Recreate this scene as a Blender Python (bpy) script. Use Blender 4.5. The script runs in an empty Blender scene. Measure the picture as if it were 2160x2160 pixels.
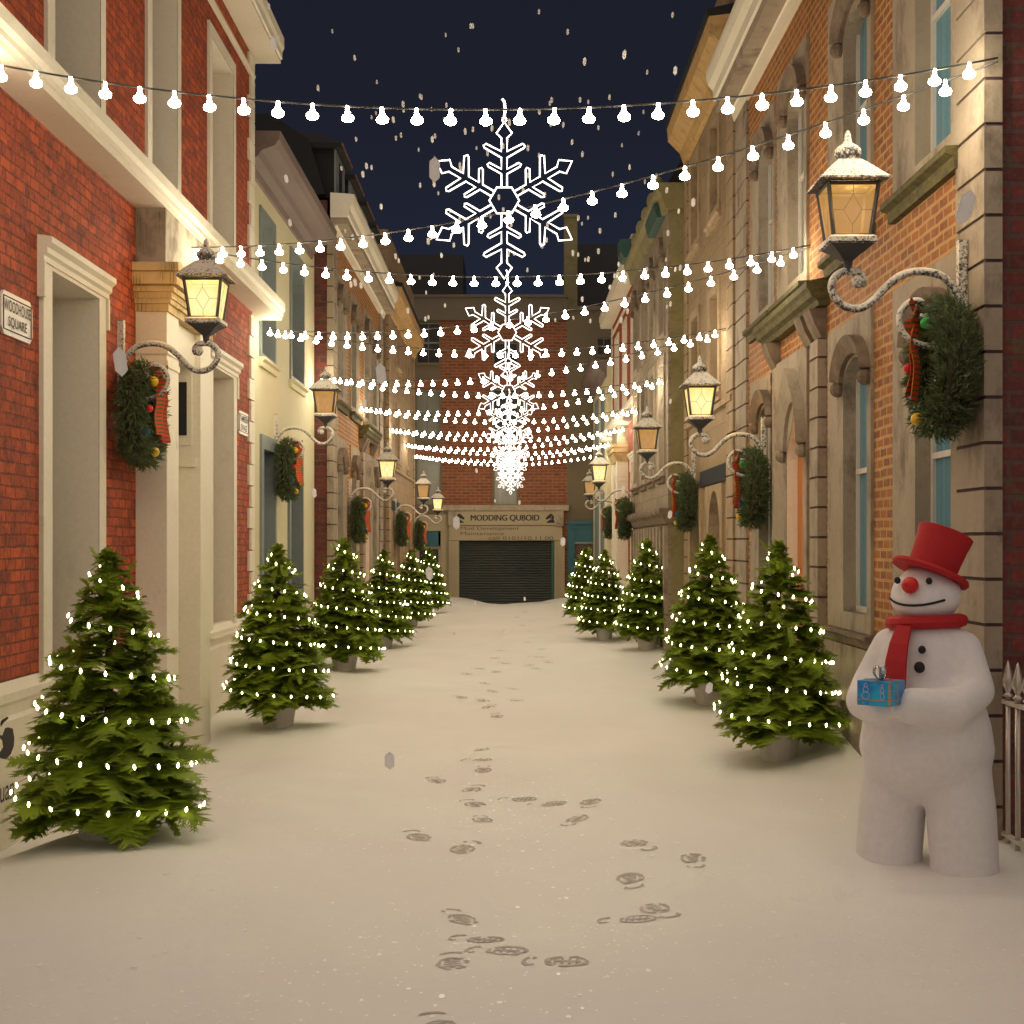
import bpy, math, random
from mathutils import Vector, Matrix, noise, Euler
R = math.radians
sc = bpy.context.scene
col = sc.collection
F = 3000.0; HY = 1147.0; EYE = 2.0          # camera constants of the solved view (full-size pixels)

# ------------------------------------------------------------------ materials
def new_mat(name):
    m = bpy.data.materials.new(name); m.use_nodes = True
    nt = m.node_tree; b = nt.nodes['Principled BSDF']
    return m, nt, b
def N(nt, t, **kw):
    n = nt.nodes.new(t)
    for k, v in kw.items():
        if k in n.inputs: n.inputs[k].default_value = v
        else: setattr(n, k, v)
    return n
def ramp(nt, src, stops):
    r = nt.nodes.new('ShaderNodeValToRGB'); nt.links.new(src, r.inputs[0])
    e = r.color_ramp.elements
    while len(e) < len(stops): e.new(0.5)
    for i, (p, c) in enumerate(stops):
        e[i].position = p; e[i].color = (c, c, c, 1) if isinstance(c, (int, float)) else (*c, 1)
    return r.outputs[0]
def mix(nt, fac, a, b, mode='MIX'):
    m = nt.nodes.new('ShaderNodeMix'); m.data_type = 'RGBA'; m.blend_type = mode
    for idx, v in ((0, fac), (6, a), (7, b)):
        if isinstance(v, bpy.types.NodeSocket): nt.links.new(v, m.inputs[idx])
        elif isinstance(v, (int, float)): m.inputs[idx].default_value = v if idx == 0 else (v, v, v, 1)
        else: m.inputs[idx].default_value = (*v, 1)
    return m.outputs[2]
def texco(nt, scale=(1, 1, 1)):
    t = nt.nodes.new('ShaderNodeTexCoord'); mp = nt.nodes.new('ShaderNodeMapping')
    mp.inputs['Scale'].default_value = scale; nt.links.new(t.outputs['Object'], mp.inputs[0])
    return mp.outputs[0]
def noise_n(nt, vec, scale, detail=5, rough=.6):
    n = N(nt, 'ShaderNodeTexNoise', Scale=scale, Detail=detail, Roughness=rough); nt.links.new(vec, n.inputs['Vector'])
    return n.outputs[0]
def bump(nt, b, h, strength=.3, dist=.02, inp='Normal'):
    u = N(nt, 'ShaderNodeBump', Strength=strength, Distance=dist); nt.links.new(h, u.inputs['Height'])
    nt.links.new(u.outputs[0], b.inputs[inp]); return u
def rough_mat(name, c1, c2, scale=3, rough=.85, bs=.25, stretch=(1, 1, 1), stain=None, fine=25, metal=0, st_pos=(.5, .72)):
    """a weathered surface: two tones, fine grain, optional stains with a shape of their own"""
    m, nt, b = new_mat(name); v = texco(nt, stretch)
    n1 = noise_n(nt, v, scale); n2 = noise_n(nt, texco(nt), fine, 4)
    c = mix(nt, ramp(nt, n1, [(.32, 0), (.68, 1)]), c1, c2)
    c = mix(nt, .35, c, mix(nt, n2, tuple(x * .7 for x in c1), tuple(min(1, x * 1.25) for x in c2)))
    if stain:
        ns = noise_n(nt, v, scale * 1.7, 8, .7)
        c = mix(nt, ramp(nt, ns, [(st_pos[0], 0), (st_pos[1], .8)]), c, stain)
    nt.links.new(c, b.inputs['Base Color']); b.inputs['Roughness'].default_value = rough; b.inputs['Metallic'].default_value = metal
    bump(nt, b, n2, bs, .01); return m
def plain(name, c, rough=.6, metal=0, var=.15):
    m, nt, b = new_mat(name); n = noise_n(nt, texco(nt), 14)
    nt.links.new(mix(nt, n, tuple(x * (1 - var) for x in c), tuple(min(1, x * (1 + var)) for x in c)), b.inputs['Base Color'])
    b.inputs['Roughness'].default_value = rough; b.inputs['Metallic'].default_value = metal; return m
def brick_mat(name, c1, c2, mortar, bw=.23, bh=.078, ms=.012, stain=(.05, .02, .015), st_pos=(.55, .72), dist=.0, msmooth=.3, bias=-.1):
    m, nt, b = new_mat(name)
    t = nt.nodes.new('ShaderNodeTexCoord'); sep = nt.nodes.new('ShaderNodeSeparateXYZ'); nt.links.new(t.outputs['Object'], sep.inputs[0])
    g = nt.nodes.new('ShaderNodeNewGeometry'); sn = nt.nodes.new('ShaderNodeSeparateXYZ'); nt.links.new(g.outputs['Normal'], sn.inputs[0])
    ab = N(nt, 'ShaderNodeMath', operation='ABSOLUTE'); nt.links.new(sn.outputs[0], ab.inputs[0])
    gt = N(nt, 'ShaderNodeMath', operation='GREATER_THAN'); nt.links.new(ab.outputs[0], gt.inputs[0]); gt.inputs[1].default_value = .6
    mx = nt.nodes.new('ShaderNodeMix'); nt.links.new(gt.outputs[0], mx.inputs[0]); nt.links.new(sep.outputs[0], mx.inputs[2]); nt.links.new(sep.outputs[1], mx.inputs[3])
    cb = nt.nodes.new('ShaderNodeCombineXYZ'); nt.links.new(mx.outputs[0], cb.inputs[0]); nt.links.new(sep.outputs[2], cb.inputs[1])
    vec = cb.outputs[0]
    nd = N(nt, 'ShaderNodeTexNoise', Scale=4.0, Detail=3.0); nt.links.new(vec, nd.inputs['Vector'])
    va = N(nt, 'ShaderNodeVectorMath', operation='MULTIPLY_ADD'); nt.links.new(nd.outputs[1], va.inputs[0]); va.inputs[1].default_value = (.025, .025, 0); nt.links.new(vec, va.inputs[2])
    br = nt.nodes.new('ShaderNodeTexBrick'); nt.links.new(va.outputs[0], br.inputs['Vector'])
    for k, v in (('Scale', 1.0), ('Brick Width', bw), ('Row Height', bh), ('Mortar Size', ms), ('Mortar Smooth', msmooth), ('Bias', bias)):
        br.inputs[k].default_value = v
    br.inputs['Color1'].default_value = (*c1, 1); br.inputs['Color2'].default_value = (*c2, 1); br.inputs['Mortar'].default_value = (*mortar, 1)
    c = br.outputs[0]
    n1 = noise_n(nt, t.outputs['Object'], 2.2, 6, .65); n2 = noise_n(nt, t.outputs['Object'], 30, 5, .7)
    c = mix(nt, ramp(nt, n1, [(.3, .0), (.75, .55)]), c, tuple(x * .45 for x in c1))
    c = mix(nt, ramp(nt, noise_n(nt, t.outputs['Object'], 5.5, 8, .75), [(st_pos[0], 0), (st_pos[1], .75)]), c, stain)
    c = mix(nt, ramp(nt, n2, [(.45, 0), (.8, .5)]), c, tuple(min(1, x * 1.35 + .03) for x in c1))
    nt.links.new(c, b.inputs['Base Color']); b.inputs['Roughness'].default_value = .8
    h = mix(nt, .35, br.outputs[1], n2); inv = N(nt, 'ShaderNodeMath', operation='SUBTRACT'); inv.inputs[0].default_value = 1; nt.links.new(h, inv.inputs[1])
    bump(nt, b, inv.outputs[0], .55, .015); return m
def emis(name, c, s):
    m, nt, b = new_mat(name); b.inputs['Base Color'].default_value = (*c, 1)
    b.inputs['Emission Color'].default_value = (*c, 1); b.inputs['Emission Strength'].default_value = s; return m

M = {}
M['brick_red'] = brick_mat('red brick', (.54, .085, .012), (.18, .022, .008), (.10, .018, .010), .20, .083, .009, stain=(.05, .013, .010), st_pos=(.47, .62), bias=-.15)
M['brick_orange'] = brick_mat('orange brick', (.38, .115, .020), (.15, .045, .018), (.52, .33, .11), .20, .082, .015, stain=(.36, .22, .08), st_pos=(.52, .75))
M['brick_side'] = brick_mat('patched brick', (.19, .035, .026), (.06, .02, .018), (.09, .065, .055), .30, .11, .016, stain=(.09, .11, .05), st_pos=(.55, .7))
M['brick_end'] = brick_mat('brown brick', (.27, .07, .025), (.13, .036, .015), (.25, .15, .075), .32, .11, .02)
M['cream'] = rough_mat('cream painted stone', (.74, .68, .54), (.83, .77, .64), 1.3, .6, .12, stain=(.42, .34, .22), st_pos=(.62, .8))
M['reveal'] = rough_mat('beige reveal paint', (.80, .70, .56), (.88, .78, .64), .9, .6, .1, stretch=(1, 1, .5), stain=(.54, .48, .36), st_pos=(.6, .85))
M['pale'] = rough_mat('pale yellow render', (.62, .56, .34), (.70, .66, .46), .6, .8, .1)
M['stone'] = rough_mat('brown weathered stone', (.27, .215, .155), (.40, .33, .245), 1.6, .85, .5, stretch=(1, 1, .6), stain=(.10, .07, .055), st_pos=(.50, .68))
M['stone_dark'] = rough_mat('dark sculpted stone', (.08, .055, .04), (.26, .19, .13), 5, .9, .5)
M['joint'] = plain('dark purple stone joint', (.07, .035, .04), .9)
M['sand'] = rough_mat('sandstone', (.30, .205, .115), (.42, .31, .19), 2.2, .85, .5, stretch=(1, 1, .6), stain=(.14, .085, .045), st_pos=(.50, .72))
M['ochre'] = rough_mat('ochre cornice stone', (.50, .30, .10), (.58, .38, .16), 3, .8, .3, stain=(.2, .1, .04))
M['sandwall'] = brick_mat('sandstone blocks', (.36, .25, .135), (.28, .195, .11), (.17, .115, .065), .62, .286, .007, stain=(.15, .095, .055), st_pos=(.5, .74), bias=0)
M['stonewall'] = brick_mat('brown stone blocks', (.33, .26, .175), (.25, .195, .13), (.12, .085, .06), .62, .286, .007, stain=(.11, .08, .06), st_pos=(.5, .72), bias=0)
M['olive'] = rough_mat('olive mossy stone', (.20, .17, .07), (.30, .26, .13), 1.8, .9, .3, stain=(.13, .13, .05))
M['moss'] = rough_mat('mossy moulding', (.030, .022, .015), (.15, .13, .035), 9, .9, .5, stretch=(1, 1, 2))
M['purple'] = rough_mat('purple brown cornice', (.13, .085, .085), (.20, .15, .13), 2, .7, .2, stretch=(1, .3, 1))
M['slate'] = rough_mat('dark slate', (.004, .006, .007), (.008, .010, .011), 6, .8, .3)
M['bluegrey'] = plain('blue grey frame', (.20, .24, .24), .6)
M['darkroom'] = plain('dark interior', (.012, .011, .012), .5)
M['teal'] = rough_mat('verdigris copper', (.012, .055, .05), (.025, .09, .075), 5, .6, .2)
M['bluepaint'] = plain('blue green shop paint', (.015, .10, .14), .5)
M['navy'] = plain('navy sign board', (.006, .010, .018), .95)
M['wood_o'] = rough_mat('orange varnished wood', (.42, .11, .01), (.55, .18, .02), 3, .45, .1, stretch=(1, 1, .1))
M['wood_d'] = rough_mat('dark brown door wood', (.05, .025, .015), (.09, .05, .03), 3, .5, .1, stretch=(1, 1, .1))
M['white'] = plain('white window paint', (.62, .58, .52), .5)
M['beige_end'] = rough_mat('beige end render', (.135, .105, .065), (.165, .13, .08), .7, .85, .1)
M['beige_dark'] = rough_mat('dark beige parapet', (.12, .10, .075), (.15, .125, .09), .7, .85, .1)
M['shopbeige'] = rough_mat('beige shopfront paint', (.33, .27, .17), (.38, .31, .20), 1.2, .7, .1)
M['ink'] = plain('black lettering', (.006, .005, .006), .6)
M['faded'] = plain('faded lettering', (.09, .065, .04), .7)
M['enamel'] = rough_mat('white enamel plate', (.60, .56, .50), (.70, .66, .60), 3, .4, .05, stain=(.1, .07, .05), st_pos=(.66, .74))
M['black'] = plain('black cable', (.012, .011, .01), .5)
M['coal'] = plain('black coal button', (.012, .010, .012), .8)
M['red_felt'] = plain('red felt', (.42, .008, .012), .75)
M['red_nose'] = plain('red nose', (.60, .008, .010), .45)
M['foam'] = rough_mat('snowman white', (.72, .69, .70), (.78, .75, .75), 2, .9, .06)
M['pot'] = rough_mat('grey concrete pot', (.58, .54, .50), (.68, .64, .59), 4, .85, .2)
M['bark'] = plain('dark bark', (.035, .025, .012), .9)
M['yellow'] = plain('yellow bauble', (.75, .45, .01), .35)
M['redb'] = plain('red bauble', (.65, .01, .01), .35)
M['blueb'] = plain('blue bauble', (.01, .20, .50), .35)
M['greenb'] = plain('green bauble', (.0, .30, .03), .35)
M['silver'] = plain('silver ribbon', (.55, .53, .50), .25, .9)
M['gold'] = plain('orange gold ribbon', (.55, .27, .06), .4)
M['lilac'] = plain('lilac printed outline', (.50, .48, .72), .5)
M['aqua'] = plain('aqua printed snowflake', (.10, .50, .58), .5)
M['paper'] = rough_mat('blue wrapping paper', (.010, .07, .50), (.02, .52, .80), 6, .3, .02)
M['steel'] = plain('frosted iron railing', (.55, .50, .44), .35, .7)
M['steel_flat'] = plain('pale painted rail', (.62, .57, .50), .5, .1)
M['curtain'] = rough_mat('blue curtained glass', (.045, .15, .22), (.13, .31, .40), 5, .25, .02, stretch=(1, 5, .05))
M['greyglass'] = rough_mat('grey blinded glass', (.16, .16, .13), (.22, .22, .18), 3, .3, .02, stretch=(4, 4, .1))
M['shutter'] = rough_mat('dark green shutter', (.012, .025, .02), (.04, .038, .03), .6, .45, .05)
M['greentrim'] = plain('green metal guide', (.01, .09, .055), .5)
m, nt, b = new_mat('falling snow'); b.inputs['Base Color'].default_value = (.95, .96, 1, 1)
t_ = N(nt, 'ShaderNodeBsdfTranslucent'); t_.inputs[0].default_value = (1, 1, 1, 1); mx_ = nt.nodes.new('ShaderNodeMixShader'); mx_.inputs[0].default_value = .85
nt.links.new(b.outputs[0], mx_.inputs[1]); nt.links.new(t_.outputs[0], mx_.inputs[2]); nt.links.new(mx_.outputs[0], nt.nodes['Material Output'].inputs[0]); M['flake'] = m
BULB = (1.0, .86, .62)
M['bulb'] = emis('lit festoon bulb', BULB, 68.0)
M['ledline'] = emis('lit white light rope', (1, .93, .85), 3.0)
M['fairy'] = emis('lit fairy bulb', (1.0, .88, .46), 20.0)

M['lint'] = plain('lintel brick', (.30, .09, .04), .85, 0, .4)
# snow ground
m, nt, b = new_mat('snow'); v = texco(nt)
n1 = noise_n(nt, v, .35, 4); n2 = noise_n(nt, v, 9, 6, .65); n3 = noise_n(nt, v, 60, 3)
c = mix(nt, ramp(nt, n1, [(.35, 0), (.65, 1)]), (.81, .775, .75), (.83, .83, .77))
c = mix(nt, ramp(nt, n2, [(.35, .10), (.65, 0)]), c, (.72, .675, .66))
nt.links.new(c, b.inputs['Base Color']); b.inputs['Roughness'].default_value = .65
hh = mix(nt, .12, n2, n3); bump(nt, b, hh, .10, .03)
M['snow'] = m
m, nt, b = new_mat('painted snow glint'); b.inputs['Base Color'].default_value = (1, 1, .98, 1); b.inputs['Roughness'].default_value = .35; b.inputs['Specular IOR Level'].default_value = .9; M['glint'] = m  # near-white base colour brighter than the snow paints its sparkle
# boot print tread: grimy pressed snow
M['print'] = rough_mat('trodden dark snow', (.34, .285, .24), (.66, .59, .53), 26, .7, .2)

# iron with a dusting of snow
def snowy_iron(name, lo, hi, up=.35):
    m, nt, b = new_mat(name); v = texco(nt)
    nz = noise_n(nt, v, 55, 6, .75); n2 = noise_n(nt, v, 9, 3)
    g = nt.nodes.new('ShaderNodeNewGeometry'); s = nt.nodes.new('ShaderNodeSeparateXYZ'); nt.links.new(g.outputs['Normal'], s.inputs[0])
    ma = N(nt, 'ShaderNodeMath', operation='MULTIPLY_ADD'); nt.links.new(s.outputs[2], ma.inputs[0]); ma.inputs[1].default_value = up * .3; nt.links.new(nz, ma.inputs[2])
    m2 = N(nt, 'ShaderNodeMath', operation='MULTIPLY_ADD'); nt.links.new(n2, m2.inputs[0]); m2.inputs[1].default_value = .25; nt.links.new(ma.outputs[0], m2.inputs[2])
    c = mix(nt, ramp(nt, m2.outputs[0], [(lo, 0), (hi, 1)]), (.05, .045, .045), (.74, .69, .60))
    nt.links.new(c, b.inputs['Base Color']); b.inputs['Roughness'].default_value = .75; bump(nt, b, nz, .5, .004); return m
M['iron_snow'] = snowy_iron('snow dusted iron', .53, .63)
M['iron_snowy'] = snowy_iron('snow covered iron roof',   .57, .68, .3)
M['iron'] = rough_mat('dark cast iron', (.035, .034, .036), (.06, .055, .055), 9, .6, .2)
# lantern panes: frosted amber glass lit from within
def pane(name, c, s, tr):
    m, nt, b = new_mat(name); out = nt.nodes['Material Output']
    n = noise_n(nt, texco(nt), 9, 4); e = N(nt, 'ShaderNodeEmission', Strength=s)
    tc_ = nt.nodes.new('ShaderNodeTexCoord'); vd = N(nt, 'ShaderNodeVectorMath', operation='DISTANCE'); nt.links.new(tc_.outputs['Object'], vd.inputs[0]); vd.inputs[1].default_value = ((1655 - 1020) * .001216, 0, -.56)
    core = ramp(nt, vd.outputs['Value'], [(.12, (min(1, c[0] * 1.25), min(1, c[1] * 1.3), min(1, c[2] * 2.2))), (.24, c)])   # brightest nearest the lamp inside
    nt.links.new(mix(nt, .5, core, mix(nt, n, tuple(x * .6 for x in c), core)), e.inputs[0])
    t = N(nt, 'ShaderNodeBsdfTransparent'); t.inputs[0].default_value = (1, .78, .42, 1)
    mx = nt.nodes.new('ShaderNodeMixShader'); mx.inputs[0].default_value = tr
    nt.links.new(e.outputs[0], mx.inputs[1]); nt.links.new(t.outputs[0], mx.inputs[2]); nt.links.new(mx.outputs[0], out.inputs[0]); return m
M['pane_dim'] = pane('amber lantern glass', (.62, .33, .085), .82, .2)
M['pane_lit'] = pane('bright lantern glass', (1.0, .74, .24), 1.25, .2)
M['lead'] = plain('lead came', (.30, .20, .09), .7)
M['core'] = emis('lantern flame', (1, .72, .30), 6)

# foliage
def leaf_mat(name, ca, cb, cc, sc1):
    m, nt, b = new_mat(name); out = nt.nodes['Material Output']; v = texco(nt)
    n1 = noise_n(nt, v, sc1, 4, .7); n2 = noise_n(nt, v, sc1 * 7, 3)
    c = mix(nt, ramp(nt, n1, [(.3, 0), (.7, 1)]), ca, cb); c = mix(nt, ramp(nt, n2, [(.55, 0), (.8, .7)]), c, cc)
    nt.links.new(c, b.inputs['Base Color']); b.inputs['Roughness'].default_value = .65
    t = N(nt, 'ShaderNodeBsdfTranslucent'); nt.links.new(c, t.inputs[0])
    mx = nt.nodes.new('ShaderNodeMixShader'); mx.inputs[0].default_value = .3
    nt.links.new(b.outputs[0], mx.inputs[1]); nt.links.new(t.outputs[0], mx.inputs[2]); nt.links.new(mx.outputs[0], out.inputs[0]); return m
M['fir'] = leaf_mat('fir sprays', (.13, .20, .012), (.30, .40, .020), (.42, .52, .04), 3.5)
M['needles'] = leaf_mat('wreath needles', (.055, .09, .03), (.12, .165, .06), (.45, .45, .32), 16)
# tartan ribbon
m, nt, b = new_mat('tartan ribbon'); v = texco(nt)
w1 = N(nt, 'ShaderNodeTexWave', Scale=9.0); w1.bands_direction = 'Z'; nt.links.new(v, w1.inputs['Vector'])
w2 = N(nt, 'ShaderNodeTexWave', Scale=28.0); w2.bands_direction = 'Z'; nt.links.new(v, w2.inputs['Vector'])
c = mix(nt, ramp(nt, w1.outputs[1], [(.62, 0), (.7, 1)]), (.75, .035, .012), (.05, .10, .02))
c = mix(nt, ramp(nt, w2.outputs[1], [(.85, 0), (.95, .6)]), c, (.6, .28, .04)); nt.links.new(c, b.inputs['Base Color']); b.inputs['Roughness'].default_value = .6
M['tartan'] = m
M['tartan_edge'] = plain('orange ribbon edge', (.65, .18, .02), .6)

# ------------------------------------------------------------------ mesh helpers
class MB:
    def __init__(s): s.v = []; s.f = []
    def add(s, vs, fs):
        o = len(s.v); s.v += [tuple(p) for p in vs]; s.f += [tuple(i + o for i in f) for f in fs]; return s
    def box(s, x0, x1, y0, y1, z0, z1, mat=None):
        vs = [(x, y, z) for z in (z0, z1) for y in (y0, y1) for x in (x0, x1)]
        if mat is not None: vs = [mat @ Vector(p) for p in vs]
        return s.add(vs, [(0, 2, 3, 1), (4, 5, 7, 6), (0, 1, 5, 4), (2, 6, 7, 3), (0, 4, 6, 2), (1, 3, 7, 5)])
    def prism(s, poly, y0, y1, fn=lambda a, b, c: (a, b, c)):
        """polygon in (a, c) swept along b"""
        n = len(poly); vs = [fn(a, y0, c) for a, c in poly] + [fn(a, y1, c) for a, c in poly]
        return s.add(vs, [tuple(range(n))[::-1], tuple(range(n, 2 * n))] + [(i, (i + 1) % n, n + (i + 1) % n, n + i) for i in range(n)])
    def tube(s, pts, r, seg=8, closed=False, cap=True):
        pts = [Vector(p) for p in pts]; n = len(pts); o = len(s.v); rr = r if isinstance(r, (list, tuple)) else [r] * n
        up = None
        for i, p in enumerate(pts):
            a = pts[(i - 1) % n] if (closed or i > 0) else p; c = pts[(i + 1) % n] if (closed or i < n - 1) else p
            t = (c - a)
            t = t.normalized() if t.length > 1e-9 else Vector((0, 0, 1))
            if up is None: up = Vector((0, 0, 1)) if abs(t.z) < .9 else Vector((0, 1, 0))
            u = (up - t * up.dot(t)); u = u.normalized() if u.length > 1e-6 else t.orthogonal().normalized()
            w = t.cross(u); up = u
            for k in range(seg):
                an = 2 * math.pi * k / seg; s.v.append(tuple(p + (u * math.cos(an) + w * math.sin(an)) * rr[i]))
        m = n if closed else n - 1
        for i in range(m):
            for k in range(seg):
                a0 = o + i * seg; b0 = o + ((i + 1) % n) * seg
                s.f.append((a0 + k, a0 + (k + 1) % seg, b0 + (k + 1) % seg, b0 + k))
        if cap and not closed:
            s.f.append(tuple(o + k for k in range(seg))[::-1]); s.f.append(tuple(o + (n - 1) * seg + k for k in range(seg)))
        return s
    def lathe(s, prof, cx=0, cy=0, cz=0, seg=12, mat=None, sq=False):
        o = len(s.v); off = math.pi / 4 if sq else 0
        for r, z in prof:
            for k in range(seg):
                a = 2 * math.pi * k / seg + off; p = Vector((cx + r * math.cos(a), cy + r * math.sin(a), cz + z))
                s.v.append(tuple(mat @ p if mat is not None else p))
        for i in range(len(prof) - 1):
            for k in range(seg): s.f.append((o + i * seg + k, o + i * seg + (k + 1) % seg, o + (i + 1) * seg + (k + 1) % seg, o + (i + 1) * seg + k))
        s.f.append(tuple(o + k for k in range(seg))[::-1]); e = o + (len(prof) - 1) * seg; s.f.append(tuple(e + k for k in range(seg)))
        return s
    def ball(s, c, rx, ry=None, rz=None, seg=14, rings=9, mat=None):
        ry = ry or rx; rz = rz or rx; o = len(s.v)
        for i in range(rings + 1):
            t = math.pi * i / rings
            for k in range(seg):
                a = 2 * math.pi * k / seg
                p = Vector((c[0] + rx * math.sin(t) * math.cos(a), c[1] + ry * math.sin(t) * math.sin(a), c[2] + rz * math.cos(t)))
                s.v.append(tuple(mat @ p if mat is not None else p))
        for i in range(rings):
            for k in range(seg): s.f.append((o + i * seg + k, o + (i + 1) * seg + k, o + (i + 1) * seg + (k + 1) % seg, o + i * seg + (k + 1) % seg))
        return s
    def build(s, name, mat, parent=None, smooth=False, world=True):
        me = bpy.data.meshes.new(name); me.from_pydata(s.v, [], s.f); me.update()
        if smooth: me.polygons.foreach_set('use_smooth', [True] * len(me.polygons))
        if isinstance(mat, str): mat = M[mat]
        me.materials.append(mat)
        o = bpy.data.objects.new(name, me); col.objects.link(o)
        if parent is not None:
            o.parent = parent
            if world: # coordinates were given in world space
                p = parent; off = Vector((0, 0, 0))
                while p is not None: off += p.location; p = p.parent
                o.location = -off
        return o
def tag(o, label=None, cat=None, group=None, kind=None):
    for k, v in (('label', label), ('category', cat), ('group', group), ('kind', kind)):
        if v: o[k] = v
    return o
def thing(name, loc, label, cat, group=None, rz=0):
    o = bpy.data.objects.new(name, None); col.objects.link(o); o.location = loc; o.rotation_euler = (0, 0, rz); o.empty_display_size = .1
    return tag(o, label, cat, group)
def copy_tree(o, parent=None):
    c = o.copy(); col.objects.link(c); c.parent = parent
    for ch in list(o.children): copy_tree(ch, c)
    return c
def text_obj(name, body, mat, parent, origin, ex, ey, height, width=None, align='CENTER', offset=0.0, depth=.004):
    cu = bpy.data.curves.new(name, 'FONT'); cu.body = body; cu.size = 1; cu.extrude = .0; cu.align_x = 'LEFT'; cu.offset = offset
    t = bpy.data.objects.new('tmp', cu); col.objects.link(t); bpy.context.view_layer.update()
    dg = bpy.context.evaluated_depsgraph_get(); me = bpy.data.meshes.new_from_object(t.evaluated_get(dg)); bpy.data.objects.remove(t)
    xs = [v.co.x for v in me.vertices]; ys = [v.co.y for v in me.vertices]
    x0, x1, y0, y1 = min(xs), max(xs), min(ys), max(ys); sy = height / (y1 - y0); sx = (width / (x1 - x0)) if width else sy
    ex = Vector(ex); ey = Vector(ey); nrm = ex.cross(ey); mb = MB()
    front = [Vector(origin) + ex * ((v.co.x - (x0 + x1) / 2) * sx) + ey * ((v.co.y - (y0 + y1) / 2) * sy) + nrm * depth for v in me.vertices]
    mb.add(front, [tuple(p.vertices) for p in me.polygons]); bpy.data.meshes.remove(me)
    return mb.build(name, mat, parent)

# ------------------------------------------------------------------ ground
CP = [(-2.55, 9.0, .17), (-2.5, 14.9, .02), (-2.5, 20.8, .15), (-2.6, 28.3, -.06), (-2.55, 35.5, -.10), (-2.45, 41.7, -.02),
      (2.38, 12.7, .03), (2.29, 16.4, .16), (2.38, 25, .13), (2.0, 30.8, -.05), (1.9, 36.3, -.06), (0, 8, 0), (0, 5.5, 0), (0, 14, -.02),
      (0, 20, 0), (0, 30, -.03), (0, 40, -.05), (0, 46, .0), (2.95, 13.1, .22), (2.0, 8.9, .22), (2.3, 8.3, .12), (2.70, 8.3, .11), (2.95, 8.7, .14), (2.9, 7.4, 0), (1.2, 8.2, .06), (-3.4, 9.6, -.05),
      (-3.4, 14.5, -.2), (-3.3, 18, -.05), (3.4, 9.2, .12), (-1.9, 48.5, .1), (2.2, 48.5, .1), (0, 49.2, -.1), (3, 5, 0), (-3, 5, 0), (-1.3, 24, .05), (1.3, 22, .06)]
def gz(x, y):
    sw = sz = 0
    for cx, cy, z in CP:
        d = (x - cx) ** 2 + ((y - cy) * .7) ** 2; w = 1 / (d + .12) ** 1.6; sw += w; sz += w * z
    z = sz / sw
    z += .10 * noise.noise(Vector((x * .75, y * .42, 0))) + .10 * max(0, min(1, (abs(x) - 2.45) / .8)) * max(0, min(1, (y - 10) / 2)) + .016 * noise.noise(Vector((x * 2.3, y * 1.5, 3)))
    return z
xs = [-60, -30, -15, -8, -5.5] + [-4.5 + .09 * i for i in range(101)] + [5.5, 8, 15, 30, 60]
ys = [-60, -25, -10, -3, 0, 2, 3.5] + [4.4 + .09 * i for i in range(180)] + [20.7 + .2 * i for i in range(155)] + [52, 56, 65, 85, 120]
GX, GY = xs, ys
mb = MB(); H = [[gz(x, y) for x in xs] for y in ys]
mb.v = [(x, y, H[j][i]) for j, y in enumerate(ys) for i, x in enumerate(xs)]
nx = len(xs); mb.f = [(j * nx + i, j * nx + i + 1, (j + 1) * nx + i + 1, (j + 1) * nx + i) for j in range(len(ys) - 1) for i in range(nx - 1)]
g = mb.build('snow_ground', 'snow', smooth=True); tag(g, 'snow covered alley floor', kind='structure')

from bisect import bisect_right
def GZ(x, y):          # height of the meshed snow surface
    i = bisect_right(GX, x) - 1; j = bisect_right(GY, y) - 1
    fx = (x - GX[i]) / (GX[i + 1] - GX[i]); fy = (y - GY[j]) / (GY[j + 1] - GY[j])
    return (H[j][i] * (1 - fx) + H[j][i + 1] * fx) * (1 - fy) + (H[j + 1][i] * (1 - fx) + H[j + 1][i + 1] * fx) * fy
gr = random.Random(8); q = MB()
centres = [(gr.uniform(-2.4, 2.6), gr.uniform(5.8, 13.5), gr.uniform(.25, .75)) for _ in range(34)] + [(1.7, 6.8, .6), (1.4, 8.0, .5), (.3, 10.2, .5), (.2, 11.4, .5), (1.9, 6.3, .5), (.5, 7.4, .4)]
for cx, cy, sp in centres:  # flat flecks laid on the snow as painted highlights
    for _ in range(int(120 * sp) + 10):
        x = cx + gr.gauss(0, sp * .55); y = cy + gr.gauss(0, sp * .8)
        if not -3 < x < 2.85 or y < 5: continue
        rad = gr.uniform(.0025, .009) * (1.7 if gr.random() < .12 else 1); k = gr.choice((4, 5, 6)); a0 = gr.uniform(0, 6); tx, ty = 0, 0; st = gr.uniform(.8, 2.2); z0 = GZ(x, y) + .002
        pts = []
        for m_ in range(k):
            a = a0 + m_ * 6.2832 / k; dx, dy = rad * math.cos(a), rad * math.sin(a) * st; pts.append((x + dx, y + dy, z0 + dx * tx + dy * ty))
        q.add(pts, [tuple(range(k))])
tag(q.build('painted_glints', 'glint'), 'scattered flat white flecks painting glints on the snow surface', 'painted glints', kind='stuff')

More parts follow.
